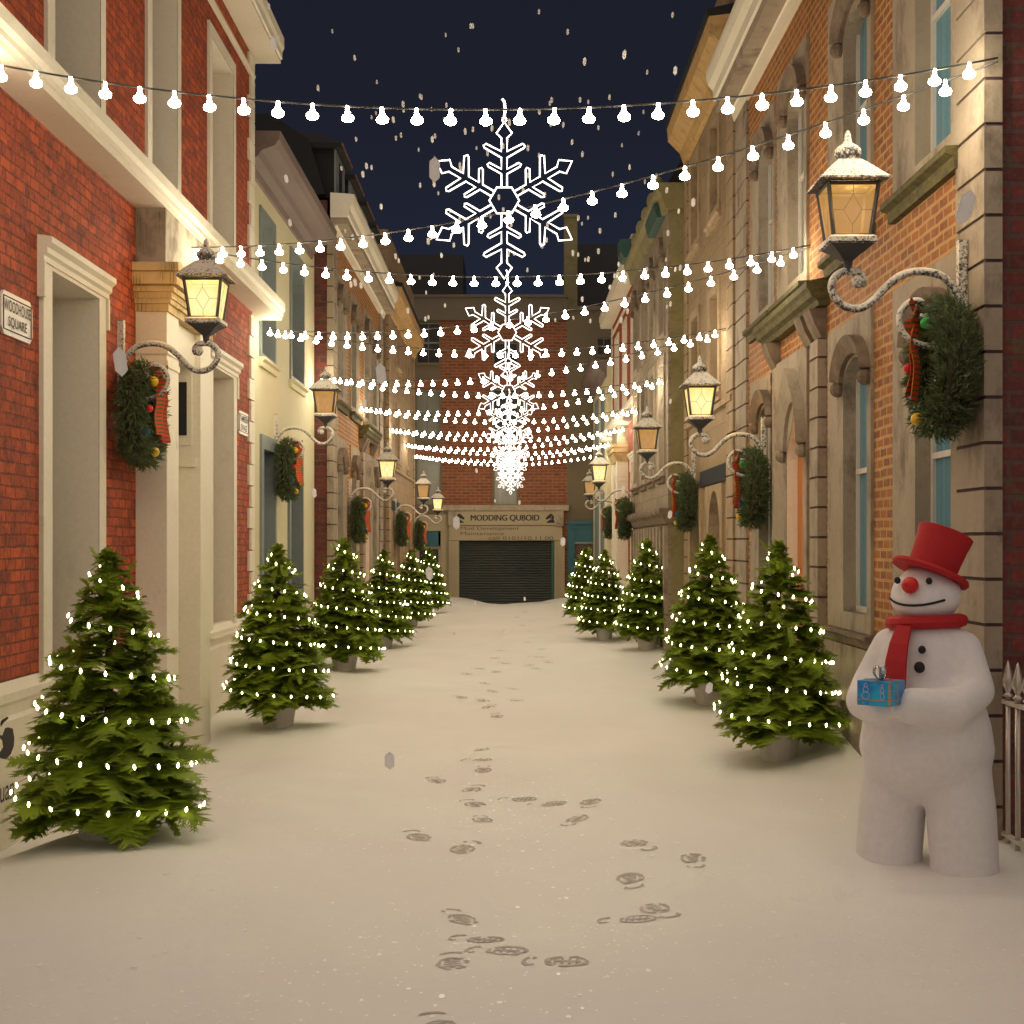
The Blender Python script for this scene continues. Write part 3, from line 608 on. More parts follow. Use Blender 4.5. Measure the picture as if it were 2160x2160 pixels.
for (x0, x1, z0, z1, dark) in wins:
    q = MB(); q.box(x0 - .06, x1 + .06, ZE - .06, ZE + .12, z0 - .1, z0); q.box(x0 - .07, x0, ZE - .03, ZE + .12, z0, z1); q.box(x1, x1 + .07, ZE - .03, ZE + .12, z0, z1)
    fo = q.build('window', 'beige_end', t)
    q = MB(); q.box(x0, x1, ZE + .12, ZE + .14, z0, z1); q.build('pane', 'darkroom' if dark else 'greyglass', fo)
    q = MB(); zm = z0 + (z1 - z0) * .5; q.box(x0, x1, ZE + .07, ZE + .119, zm - .03, zm + .03); q.box((x0 + x1) / 2 - .012, (x0 + x1) / 2 + .012, ZE + .08, ZE + .118, z0, z1); q.box(x0, x1, ZE + .06, ZE + .11, z1 - .05, z1); q.build('window_bars', 'greyglass', fo)
    if z1 < 9 and z1 < ez(676):
        q = MB(); n = 14
        for i in range(n): a = x0 - .1 + (x1 - x0 + .2) * i / n; q.box(a + .008, a + (x1 - x0 + .2) / n - .008, ZE - .012, ZE + .05, z1 + .01, z1 + .30)
        q.build('brick_lintel', 'lint', fo)
# dark roofs behind
q = MB(); q.box(-4.6, ex(977, 56), 56, 60, 0, ez(537, 56)); tag(q.build('dark_building', 'darkroom'), 'black flat roofed block rising behind the parapet on the left', 'building')
q = MB(); q.box(ex(1198, 56), 9, 56, 60, 0, ez(515, 56)); tag(q.build('dark_building', 'darkroom'), 'black block rising behind the right wall below the chimney', 'building')
q = MB(); q.box(ex(1190, 53), ex(1218, 53), 53, 53.6, 9, ez(458, 53)); q.box(ex(1188, 53), ex(1220, 53), 52.95, 53.65, ez(458, 53), ez(452, 53)); tag(q.build('chimney_stack', 'olive'), 'plain olive chimney stack above the far right roof', 'chimney')
# shopfront
x0, x1 = ex(947), ex(1187)
q = MB(); q.box(x0 - .25, x1 + .2, ZE - .30, ZE + .01, ez(1078) + .01, ez(1066)); q.build('shop_cornice', 'stone', t)
q = MB(); q.box(x0, x1, ZE - .24, ZE + .01, ez(1108), ez(1078)); sg = q.build('sign_board', 'shopbeige', t)
q = MB(); q.box(x0 + .02, x1 - .02, ZE - .20, ZE + .01, ez(1140), ez(1109)); s2 = q.build('notice_panel', 'shopbeige', t)
q = MB()
for a in (x0 - .02, x1 - .26): q.box(a, a + .28, ZE - .26, ZE - .2, ez(1108) - .03, ez(1078) + .03); [q.box(a + .03 + .055 * i, a + .055 + .055 * i, ZE - .27, ZE - .259, ez(1107), ez(1081)) for i in range(4)]
q.build('sign_brackets', 'stone', sg)
q = MB()
for a in (ex(947), ex(1169)):
    q.box(a, a + .36, ZE - .2, ZE + .01, -.5, ez(1141)); [q.box(a + .06 + .06 * i, a + .09 + .06 * i, ZE - .214, ZE - .198, .2, ez(1150)) for i in range(4)]
    q.build('fluted_pilaster', 'shopbeige', t); q = MB()
n = 27; za, zb = -.3, ez(1141)
for i in range(n):
    z = za + (zb - za) * i / n; h = (zb - za) / n; y = ZE - .06
    q.add([(ex(969), y, z), (ex(1164), y, z), (ex(1164), y - .035, z + h * .45), (ex(969), y - .035, z + h * .45), (ex(1164), y, z + h * .98), (ex(969), y, z + h * .98)], [(0, 1, 2, 3), (3, 2, 4, 5)])
q.build('roller_shutter', 'shutter', t)
for a, b_ in ((966, 970), (1163, 1168)): q = MB(); q.box(ex(a), ex(b_), ZE - .15, ZE, -.4, ez(1142)); q.build('shutter_guide', 'greentrim', t)
X, Zv = (1, 0, 0), (0, 0, 1)
ys_ = ZE - .24
for k_ in range(3): text_obj('sign_lettering', 'MODDING QUBOID', 'ink', sg, ((ex(993.5) + ex(1137)) / 2 + .009 * (k_ - 1), ys_ - .001 * k_, ez(1093.5)), X, Zv, .24, ex(1137) - ex(993.5), offset=.0)
# knight's head emblems
kn = [(.10, .0), (.92, .0), (.97, .12), (.86, .34), (.92, .58), (.84, .78), (.70, .88), (.72, 1.0), (.60, .93), (.55, 1.0), (.48, .90), (.30, .78), (.12, .58), (.03, .44), (.10, .34), (.22, .36), (.38, .46), (.52, .48), (.50, .36), (.36, .22), (.18, .12)]
for cxp, fl in ((971, -1), (1160, 1)):
    q = MB(); wd, ht = .34, .33; cxx = ex(cxp); pts = [(cxx + fl * (a - .5) * wd, ys_ - .006, ez(1093) + (b_ - .5) * ht) for a, b_ in kn]
    q.add(pts, [tuple(range(len(pts)))]); eo = q.build('horse_emblem', 'ink', sg)
    q = MB()
    for i in range(3): a0 = .62 + .03 * i; bz = .30 + .14 * i; q.add([(cxx + fl * (a_ - .5) * wd, ys_ - .009, ez(1093) + (b_ - .5) * ht) for a_, b_ in ((a0 - .10, bz), (a0 + .08, bz + .05), (a0 - .08, bz + .08))], [(0, 1, 2)])
    q.build('emblem_lines', 'shopbeige', eo)
def mono(body, px0, px1, pyc, h):
    w = ex(px1) - ex(px0)
    text_obj('notice_lettering', body, 'faded', s2, ((ex(px0) + ex(px1)) / 2, ZE - .2, ez(pyc)), X, Zv, h, w, offset=.0)
mono('Mod Development', 972, 1095, 1115.5, .15); mono('Maintenance', 972, 1063, 1125.5, .11); mono('call 0101/10.11.00', 1031, 1167, 1135, .12)
# left shop and right teal shop
q = MB(); q.box(ex(884), ex(940), ZE - .12, ZE + .01, ez(1120), ez(1086)); q.box(ex(930), ex(941), ZE - .1, ZE, -.4, ez(1120)); q.box(ex(872), ex(885), ZE - .1, ZE, -.4, ez(1120)); lf = q.build('shop_fascia', 'shopbeige', t)
q = MB(); q.box(ex(885), ex(930), ZE - .05, ZE + .0, ez(1152), ez(1121)); q.build('shop_window', 'bluepaint', lf)
q = MB(); q.box(ex(885), ex(930), ZE - .06, ZE, ez(1158), ez(1153)); q.build('shop_transom', 'olive', lf)
q = MB(); q.box(ex(885), ex(930), ZE - .04, ZE, -.4, ez(1159)); q.build('shop_door', 'darkroom', lf)
q = MB(); q.box(ex(1198), ex(1260), ZE - .18, ZE + .01, ez(1106), ez(1099)); q.box(ex(1198), ex(1212), ZE - .14, ZE, -.4, ez(1106)); q.box(ex(1212), ex(1290), ZE - .08, ZE, ez(1143), ez(1106))
q.box(ex(1196), ex(1214), ZE - .2, ZE, ez(1116), ez(1112)); [q.box(ex(1200 + 3 * i), ex(1201.5 + 3 * i), ZE - .15, ZE - .139, .2, ez(1150)) for i in range(4)]
tf = q.build('teal_shopfront', 'bluepaint', t)
q = MB(); q.box(ex(1212), ex(1290), ZE - .1, ZE, ez(1147), ez(1143)); q.build('shop_transom', 'bluegrey', tf)
q = MB(); q.box(ex(1213), ex(1247), ZE - .05, ZE, -.4, ez(1147)); [q.box(ex(1217 + 14 * i), ex(1227 + 14 * i), ZE - .062, ZE - .049, ez(a), ez(b_)) for i in range(2) for a, b_ in ((1200, 1160), (1245, 1208))]; q.build('door', 'wood_d', tf)

# ------------------------------------------------------------------ street signs
def plate(px0, px1, z0, z1, lines, label, xw=3.45):
    u0 = xw * F / (1080 - px0); u1 = xw * F / (1080 - px1); x = -xw
    t = thing('street_sign', (x, (u0 + u1) / 2, z0), label, 'sign', 'street name plates')
    q = MB(); c = .05
    poly = [(u0, z0 + c), (u0 + c, z0), (u1 - c, z0), (u1, z0 + c), (u1, z1 - c), (u1 - c, z1), (u0 + c, z1), (u0, z1 - c)]
    q.prism(poly, x + .002, x + .022, lambda a, bb, cc: (bb, a, cc)); p = q.build('plate', 'enamel', t)
    q = MB(); g_ = .035; rim = [(x + .025, a, cc) for a, cc in ((u0 + g_, z0 + g_), (u1 - g_, z0 + g_), (u1 - g_, z1 - g_), (u0 + g_, z1 - g_))]
    for i in range(4): q.tube([rim[i], rim[(i + 1) % 4]], .004, 4)
    q.build('rim', 'faded', p)
    n = len(lines); hh = (z1 - z0) * .27
    for i, (tx, wd) in enumerate(lines):
        text_obj('lettering', tx, 'ink', p, (x + .022, (u0 + u1) / 2 + .0, z1 - (z1 - z0) * (.31 + .38 * i)), (0, 1, 0), (0, 0, 1), hh, (u1 - u0) * wd, offset=.012)
plate(-4, 62, 3.42, 3.715, (('WOODHOUSE', .84), ('SQUARE', .6)), 'white street name plate reading WOODHOUSE SQUARE on the nearest brickwork')
plate(500, 521, 3.39, 3.68, (('TAMBEEN', .8), ('DWAGE', .58)), 'worn white street plate beside the cream corner quoins')
# painted marks on the plinth (graffiti)
q = MB(); xx = -3.402
def pl(px, py): u = 3.402 * F / (1080 - px); return (u, EYE + (HY - py) / F * u)
blob = [(-8, 1548), (4, 1552), (10, 1536), (16, 1534), (26, 1537), (29, 1556), (28, 1574), (22, 1590), (12, 1602), (2, 1600), (-8, 1592), (0, 1585), (6, 1576), (4, 1562)]
q.prism([pl(*p) for p in blob], xx - .005, xx + .004, lambda a, bb, c: (bb, a, c))
q.prism([pl(*p) for p in ((0, 1528), (6, 1518), (16, 1512), (16, 1516), (7, 1524), (1, 1533))], xx - .005, xx + .004, lambda a, bb, c: (bb, a, c))
u_, z_ = pl(14, 1672); text_obj('tmpl', 'uan', 'ink', None, (xx, u_, z_), (0, 1, 0), (0, 0, 1), .10, .26)
tm = bpy.data.objects['tmpl']; o_ = len(q.v); q.v += [tuple(v.co) for v in tm.data.vertices]; q.f += [tuple(i + o_ for i in p.vertices) for p in tm.data.polygons]; bpy.data.objects.remove(tm)
q.build('painted_marks', 'ink', A)

# ------------------------------------------------------------------ lanterns on scrolled brackets
K = .001216
def LP(x, y, off=0): return ((1655 - x) * K, off, -(y + 570) * K)   # local: +x out of the wall, z below the tip
def smooth_path(pts, n=4):
    pts = [Vector(p) for p in pts]; out = []
    for i in range(len(pts) - 1):
        p0 = pts[max(i - 1, 0)]; p1 = pts[i]; p2 = pts[i + 1]; p3 = pts[min(i + 2, len(pts) - 1)]
        for j in range(n):
            t = j / n; out.append(.5 * ((2 * p1) + (p2 - p0) * t + (2 * p0 - 5 * p1 + 4 * p2 - p3) * t * t + (3 * p1 - p0 - 3 * p2 + p3) * t ** 3))
    out.append(pts[-1]); return out
def make_lantern(pmat):
    t = thing('wall_lantern', (0, 0, 0), 'x', 'lantern', 'snow dusted lanterns on scrolled wall brackets')
    q = MB(); z1, z0 = -(20 + 570) * K, -(640 + 570) * K; q.box(.0, .055, -.03, .03, z0, z1); q.build('wall_bar', 'iron_snow', t, world=False)
    S = [LP(*p) for p in ((1640, 345), (1612, 320), (1580, 262), (1520, 208), (1440, 187), (1360, 190), (1290, 217), (1220, 275), (1160, 338), (1110, 374), (1060, 386), (1000, 370), (953, 325), (933, 268), (950, 218), (990, 190), (1040, 185), (1082, 200), (1098, 232), (1086, 255))]
    sp = smooth_path(S, 3); n = len(sp); q = MB(); q.tube(sp, [.0265 if i < n - 10 else .026 + .008 * (i - n + 10) / 10 for i in range(n)], 9); q.ball(tuple(LP(1074, 240)), .043, seg=10, rings=7); q.build('scroll_arm', 'iron_snow', t, smooth=True, world=False)
    Cc = [LP(*p) for p in ((1600, 575), (1520, 590), (1440, 585), (1375, 565), (1320, 520), (1297, 460), (1305, 400), (1345, 355), (1395, 342), (1440, 362), (1455, 400), (1435, 430), (1405, 425))]
    sp = smooth_path(Cc, 3); q = MB(); q.tube(sp, .022, 8); q.build('lower_scroll', 'iron_snow', t, smooth=True, world=False)
    X0 = (1655 - 1020) * K
    h = MB(); h.lathe([(.004, 0), (.018, -.02), (.022, -.05), (.028, -.07), (.03, -.085), (.062, -.105), (.086, -.13), (.088, -.155), (.07, -.18), (.05, -.198), (.075, -.21)], X0, 0, 0, 14); fin = h.build('finial', 'iron_snowy', t, smooth=True, world=False)
    r2 = math.sqrt(2)
    h = MB(); h.lathe([(.075 * r2, -.205), (.135 * r2, -.262), (.195 * r2, -.325), (.222 * r2, -.348), (.222 * r2, -.36), (.17 * r2, -.368)], X0, 0, 0, 4, sq=True); h.build('roof', 'iron_snowy', t, world=False)
    # panes
    T, B_, zt, zb = .160, .118, -.385, -.70
    for k in range(4):
        rot = Matrix.Translation((X0, 0, 0)) @ Matrix.Rotation(k * math.pi / 2, 4, 'Z')
        g_ = MB(); g_.add([rot @ Vector(p) for p in ((-T, -T, zt), (T, -T, zt), (B_, -B_, zb), (-B_, -B_, zb))], [(0, 3, 2, 1)]); pn = g_.build('glass_pane', pmat, t, world=False)
        def PT(a, b_): y = T + (B_ - T) * b_; return rot @ Vector((a * y, -y - .004, zt + (zb - zt) * b_))
        l = MB()
        for a, b_ in (((0, .22), (.42, .52)), ((.42, .52), (0, .82)), ((0, .82), (-.42, .52)), ((-.42, .52), (0, .22)), ((0, .02), (0, .22)), ((0, .82), (0, 1)), ((-.98, .52), (-.42, .52)), ((.42, .52), (.98, .52))):
            l.tube([PT(*a), PT(*b_)], .0018, 4)
        l.build('leading', 'lead', pn, world=False)
    fr = MB()
    for sx in (-1, 1):
        for sy in (-1, 1):
            a = Vector((X0 + sx * T, sy * T, zt + .01)); b_ = Vector((X0 + sx * B_, sy * B_, zb - .012)); fr.tube([a, b_], .0145, 4)
    for rr, z in ((T, zt + .004), (B_, zb - .006)):
        c4 = [Vector((X0 + a * rr, b_ * rr, z)) for a, b_ in ((-1, -1), (1, -1), (1, 1), (-1, 1))]
        for i in range(4): fr.tube([c4[i], c4[(i + 1) % 4]], .0125, 4)
    fr.build('frame', 'iron', t, world=False)
    h = MB(); h.lathe([(.135 * r2, -.708), (.155 * r2, -.722), (.155 * r2, -.752), (.14 * r2, -.762)], X0, 0, 0, 4, sq=True); h.build('tray', 'iron_snow', t, world=False)
    h = MB(); h.lathe([(.14 * r2, -.7625), (.10 * r2, -.79), (.045 * r2, -.84), (.028 * r2, -.852)], X0, 0, 0, 4, sq=True); h.lathe([(.032, -.852), (.027, -.88), (.027, -.925)], X0, 0, 0, 10); h.build('cone_base', 'iron', t, world=False)
    return t
XW = lambda s, x: s * x
lamps = [  # side, px of bar, wall x, tip py, bright, label
    (1, 2051, 3.0, 275, 0, 'largest amber lantern on the right pillar above the snowman'),
    (-1, 249, 3.45, 503, 1, 'bright lantern on the red brick wall left of the cream porch'),
    (1, 1623, 3.0, 750, 1, 'bright lantern on the right townhouse beside the orange door'),
    (-1, 578, 3.56, 772.5, 0, 'dim lantern on the pale yellow rendered wall'),
    (1, 1472, 2.98, 856, 0, 'dim lantern on the right sandstone house beside the navy board'),
    (-1, 736, 3.25, 933, 1, 'bright lantern on the left orange brick townhouse'),
    (1, 1337, 2.69, 946, 1, 'bright lantern at the far edge of the carved stone house on the right'),
    (-1, 832, 3.12, 993, 0, 'dim lantern on the near half of the left sandstone house'),
    (1, 1300, 3.0, 989, 0, 'dim lantern partly behind a brighter one on the far red house'),
    (-1, 872, 3.12, 1027, 1, 'farthest small bright lantern on the left side'),
    (1, 1249, 2.85, 1017, 1, 'farthest small bright lantern on the right beside the teal shopfront')]
protoL = {1: make_lantern('pane_lit'), 0: make_lantern('pane_dim')}
# wreath
rnd = random.Random(5)
def make_wreath():
    t = thing('wreath', (0, 0, 0), 'x', 'wreath', 'fir wreaths hanging under the lanterns')
    q = MB(); RR, rr = .335, .115
    for i in range(24):
        pass
    for i in range(2300):
        a = rnd.uniform(0, 2 * math.pi); b_ = rnd.uniform(0, 2 * math.pi); k = rr * (.35 + .65 * rnd.random() ** .5)
        c = Vector((math.cos(b_) * k * .95, math.cos(a) * (RR + math.sin(b_) * k), math.sin(a) * (RR + math.sin(b_) * k)))
        out = Vector((math.cos(b_), math.cos(a) * math.sin(b_), math.sin(a) * math.sin(b_))); tan = Vector((0, -math.sin(a), math.cos(a)))
        d = (out * .7 + tan * rnd.uniform(.2, 1.1) + Vector((rnd.uniform(-.5, .5), rnd.uniform(-.5, .5), rnd.uniform(-.6, .3)))).normalized(); Ln = rnd.uniform(.045, .10)
        for j in range(5):
            dd = (d + Vector((rnd.gauss(0, .35), rnd.gauss(0, .35), rnd.gauss(0, .35)))).normalized(); sd = dd.orthogonal().normalized(); sd = (Matrix.Rotation(rnd.uniform(0, 6.28), 3, dd) @ sd) * rnd.uniform(.004, .008); b0 = c + d * Ln * j / 6
            q.add([b0 - sd, b0 + sd, b0 + dd * Ln * .62], [(0, 1, 2)])
    q.build('fir_ring', 'needles', t, world=False)
    q = MB(); q.tube([Vector((0, math.cos(a) * RR, math.sin(a) * RR)) for a in [2 * math.pi * i / 28 for i in range(28)]], .055, 8, closed=True); q.build('wire_core', 'bark', t, world=False)
    for (y, z, m_, r_) in ((-.12, .28, 'yellow', .046), (.14, .27, 'greenb', .040), (-.27, .03, 'redb', .036), (-.25, -.17, 'blueb', .040), (-.07, -.33, 'yellow', .042)):
        q = MB(); q.ball((.135 if m_ != 'blueb' else .10, y, z), r_, seg=12, rings=8); q.build('bauble', m_, t, smooth=True, world=False)
    # tartan bow and tails on the street side
    q = MB(); w = .042
    def strip(pts, wd=w, ax=(.75, .66, 0)):
        ax = Vector(ax).normalized(); pts = smooth_path(pts, 3); o = len(q.v)
        for p in pts: q.v += [tuple(p - ax * wd), tuple(p + ax * wd)]
        q.f += [(o + 2 * i, o + 2 * i + 1, o + 2 * i + 3, o + 2 * i + 2) for i in range(len(pts) - 1)]
    strip([(.15, 0, .33), (.13, -.005, .40), (.10, -.01, .455), (.08, 0, .43), (.12, 0, .37)]); strip([(.15, 0, .30), (.20, .03, .37), (.19, .05, .42), (.15, .02, .34)], ax=(.5, .6, .8))
    strip([(.15, 0, .30), (.21, -.05, .27), (.18, -.08, .20), (.15, -.02, .29)], ax=(.5, .5, .85)); strip([(.15, 0, .33), (.165, 0, .28), (.155, 0, .24)], .052)
    strip([(.155, -.01, .28), (.175, -.03, .12), (.16, -.05, -.02), (.19, -.08, -.18)], .040); strip([(.155, .01, .28), (.19, .04, .14), (.17, .06, .0), (.20, .09, -.24)], .040)
    q.build('tartan_bow', 'tartan', t, world=False)
    q = MB()
    for sgn in (-1, 1):
        q.tube(smooth_path([(.158 + sgn * .025, -.01 + sgn * .023, .28), (.178 + sgn * .025, -.03 + sgn * .023, .12), (.163 + sgn * .025, -.05 + sgn * .023, -.02), (.193 + sgn * .025, -.08 + sgn * .023, -.16)], 3), .003, 4)
        q.tube(smooth_path([(.158 + sgn * .025, .01 + sgn * .023, .28), (.193 + sgn * .025, .04 + sgn * .023, .14), (.173 + sgn * .025, .06 + sgn * .023, .0), (.203 + sgn * .025, .09 + sgn * .023, -.22)], 3), .003, 4)
    q.build('ribbon_edging', 'tartan_edge', t, world=False)
    return t
protoW = make_wreath()
wl_labels = ['largest wreath with green and yellow baubles beside the near right pillar', 'big wreath with tartan bow between two cream openings on red brick', 'wreath hanging on the right townhouse beside the grey door surround',
             'wreath on the pale yellow rendered wall', 'wreath by the navy board on the right sandstone house', 'wreath on the left orange brick townhouse', 'wreath on the red brick edge far right',
             'wreath on the near half of the far left sandstone house', 'wreath mostly hidden behind cream porch of the far right red house', 'small wreath beside the left end shop', 'small wreath beside the teal shopfront']
used = set(); used_w = False
for i, (s, px, xw, py, br, lab) in enumerate(lamps):
    Z = xw * F / abs(px - 1080); tz = EYE + (HY - py) / F * Z; src = protoL[br]
    o = src if br not in used else copy_tree(src); used.add(br)
    o.location = (s * (xw - (.04 if i in (0, 2, 4) else .0)), Z, tz); o.rotation_euler = (0, 0, math.pi if s > 0 else 0); o['label'] = lab
    w_ = protoW if not used_w else copy_tree(protoW); used_w = True
    w_.location = (s * (xw - .20), Z + .02, tz - (700 + 570) * K); w_.rotation_euler = (0, 0, math.pi if s > 0 else 0); w_['label'] = wl_labels[i]
    ld = bpy.data.lights.new('lantern_light', 'POINT'); ld.energy = 46 if br else 20; ld.color = (1, .70, .32); ld.shadow_soft_size = .05
    lo = bpy.data.objects.new('lantern_light', ld); col.objects.link(lo); lo.location = (s * (xw - (1655 - 1020) * K), Z, tz - .50)

# ------------------------------------------------------------------ festoon strings
X_R, X_L, ZS0, DZ = 3.0, -3.4, 8.78, 5.5; TOPZ = EYE + 3.0; SAG = .32
bme = MB(); bme.lathe([(.0105, .002), (.0105, -.034), (.0165, -.036), (.0165, -.050), (.030, -.055), (.037, -.065), (.038, -.074), (.033, -.086), (.018, -.094), (.004, -.096)], 0, 0, 0, 12)
bulb_proto = bme.build('bulb', 'bulb'); bulb_me = bulb_proto.data; bpy.data.objects.remove(bulb_proto)
bulb_me.polygons.foreach_set('use_smooth', [True] * len(bulb_me.polygons))
ords = ['nearest', 'second', 'third', 'fourth', 'fifth', 'sixth', 'seventh', 'eighth']
def festoon(a, b_, label, group, sh=.17, nb=30):
    a = Vector(a); b_ = Vector(b_); t = thing('festoon_string', a, label, 'string light', group)
    n = 30; pt = lambda f: a.lerp(b_, f) - Vector((0, 0, SAG * 4 * f * (1 - f)))
    q = MB(); q.tube([pt(i / 40) for i in range(41)], .0068, 5); q.build('cable', 'black', t)
    for i in range(nb):
        f = (i + sh) / n; p = pt(f); bo = bpy.data.objects.new('bulb', bulb_me); col.objects.link(bo); bo.parent = t; bo.location = p - a - Vector((0, 0, .0))
        bo.rotation_euler = (rnd.uniform(-.1, .1), rnd.uniform(-.06, .06), 0)
for n_ in range(8):
    Z = ZS0 + DZ * n_
    festoon((X_L, Z, TOPZ), (X_R, Z, TOPZ), ords[n_] + ' festoon of white bulbs strung straight across the alley', 'festoons strung straight across')
    if n_ < 7: festoon((X_R, Z, TOPZ - .02), (X_L, Z + DZ, TOPZ - .02), ords[n_] + ' festoon of white bulbs running slantwise down to the left', 'festoons strung slantwise', 1.2, 29)

# ------------------------------------------------------------------ snowflake light ornaments
u = .00109
half = [(16, 518), (16, 440), (90, 398), (96, 386), (84, 376), (16, 412), (16, 348), (112, 292), (118, 280), (104, 268), (16, 312), (16, 236), (44, 208), (0, 145)]
arm = [(x, 590 - y) for x, y in half]; arm_out = arm + [(-x, y) for x, y in arm[-2::-1]]
def make_flake():
    t = thing('snowflake_light', (0, 0, 0), 'x', 'snowflake ornament', 'lit snowflakes hanging down the middle of the alley')
    q = MB()
    for k in range(6):
        an = k * math.pi / 3; pts = [Vector((x * math.cos(an) - y * math.sin(an), 0, x * math.sin(an) + y * math.cos(an))) * u for x, y in arm_out]
        q.tube(pts, .0052, 5)
    q.build('arms', 'ledline', t, world=False)
    q = MB(); q.tube([Vector((math.cos(k * math.pi / 3) * 85, 0, math.sin(k * math.pi / 3) * 85)) * u for k in range(6)], .0052, 5, closed=True); q.build('hexagon', 'ledline', t, world=False)
    q = MB(); q.tube([Vector((math.cos(a) * .013, 0, 457 * u + .0 + math.sin(a) * .013)) for a in [i * math.pi / 4 for i in range(8)]], .004, 4, closed=True)
    q.tube([(0, 0, 470 * u), (.006, 0, 520 * u), (.0, 0, 560 * u), (-.012, 0, 576 * u)], .0075, 5); q.build('hook', 'ledline', t, world=False)
    return t
fl = make_flake()
for n_ in range(8):
    o = fl if n_ == 0 else copy_tree(fl); o.location = (-.048, ZS0 + DZ * n_ + .02, EYE + 2.125); o['label'] = ords[n_] + ' glowing white snowflake outline hanging over the middle of the alley'

# ------------------------------------------------------------------ fir trees
def prof(z):
    P_ = [(.22, .595), (.4, .60), (.67, .52), (.88, .475), (1.22, .365), (1.60, .195), (1.78, .10), (1.9, .03)]
    if z <= P_[0][0]: return P_[0][1]
    for (a, ra), (b_, rb) in zip(P_, P_[1:]):
        if a <= z <= b_: return ra + (rb - ra) * (z - a) / (b_ - a)
    return .02
def frond(q, base, d, L_, W_, rng, teeth=11):
    teeth = int(teeth * 1.5)
    d = d.normalized(); up = Vector((0, 0, 1)); side = d.cross(up); side = side.normalized() if side.length > .05 else Vector((1, 0, 0))
    nrm = side.cross(d); side = (side + nrm * rng.uniform(-.45, .45)).normalized(); nrm = side.cross(d)
    droop = rng.uniform(-.08, .30)
    ax = lambda t: base + d * (L_ * t) - Vector((0, 0, 1)) * (droop * L_ * t * t)
    for sgn in (-1, 1):
        for i in range(teeth):
            t0 = i / teeth * .93; t1 = min(1, t0 + 2.2 / teeth); w = W_ * (math.sin(math.pi * (t0 * .82 + .14)) ** .8) * rng.uniform(.65, 1.15)
            tip = ax(min(1.06, t0 + .16 + rng.uniform(0, .07))) + side * (sgn * w) + nrm * (w * rng.uniform(-.25, .2))
            a, b_ = ax(t0), ax(t1); m1 = a.lerp(tip, .5) + (b_ - a) * .10; m2 = b_.lerp(tip, .5)
            q.add([a, m1, tip, m2, b_], [(0, 1, 2, 3, 4)])
            for kk, (u1, u2) in enumerate(((.30, .16), (.55, .30), (.72, .20))):   # split needle tips along both sides of the spray
                p0 = a.lerp(tip, u1); q.add([p0, p0 + (tip - a) * u2 * .9 + side * (sgn * w * .10) - d * (L_ * .045), p0 + (tip - a) * .10], [(0, 1, 2)])
                p0 = b_.lerp(tip, u1); q.add([p0, p0 + (tip - b_) * .10, p0 + (tip - b_) * u2 * .8 + d * (L_ * .055)], [(0, 1, 2)])
def make_tree(seed):
    rng = random.Random(seed); t = thing('christmas_tree', (0, 0, 0), 'x', 'christmas tree', 'potted fir trees along the alley')
    q = MB(); q.lathe([(.035, .16), (.032, .8), (.02, 1.4), (.008, 1.86)], 0, 0, 0, 8); q.build('trunk', 'bark', t, world=False)
    q = MB(); q.lathe([(.145, -.06), (.15, .0), (.19, .22), (.195, .225), (.195, .25), (.175, .252), (.17, .20)], 0, 0, 0, 20); q.build('pot', 'pot', t, world=False)
    q = MB(); z = .28
    layers = []
    while z < 1.78: layers.append(z); z += .088
    for li, z in enumerate(layers):
        rr = prof(z) * rng.uniform(.93, 1.07); n = max(9, int(8 + rr * 16))
        for k in range(n):
            a = 2 * math.pi * (k + rng.uniform(-.35, .35)) / n + li * .7; r1 = rr * rng.uniform(.74, 1.12); slope = rng.uniform(-.28, .12) if z > .5 else rng.uniform(-.22, .02)
            d = Vector((math.cos(a), math.sin(a), slope)); L_ = max(.11, r1 * rng.uniform(.6, .8)); base = Vector((0, 0, z + .06)) + d * (r1 - L_)
            frond(q, base, d, L_, L_ * .36, rng, 12)
            for sg in (-1, 1):
                a2 = a + sg * rng.uniform(.35, .6); d2 = Vector((math.cos(a2), math.sin(a2), slope + rng.uniform(-.15, .2))); L2 = L_ * rng.uniform(.5, .7)
                frond(q, base + d * L_ * rng.uniform(.15, .35), d2, L2, L2 * .38, rng, 8)
            if rng.random() < .8:  # inner filling spray
                a3 = a + rng.uniform(-.5, .5); d3 = Vector((math.cos(a3), math.sin(a3), rng.uniform(-.5, .6))); frond(q, Vector((0, 0, z)) + d3 * .05, d3, r1 * .55, r1 * .2, rng, 8)
            if rng.random() < .22:  # upright or hanging sprig
                d4 = Vector((math.cos(a), math.sin(a), rng.choice((-1.3, 1.1)))); frond(q, Vector((math.cos(a) * r1 * .7, math.sin(a) * r1 * .7, z)), d4, .15, .045, rng, 7)
    for k in range(70):
        a = k * 2.4; zz = 1.42 + .0062 * k; frond(q, Vector((0, 0, zz)), Vector((math.cos(a) * .55, math.sin(a) * .55, rng.uniform(.3, 1.4))), .21 - .0020 * k, .055 - .0003 * k, rng, 7)
    q.build('foliage', 'fir', t, world=False)
    return t
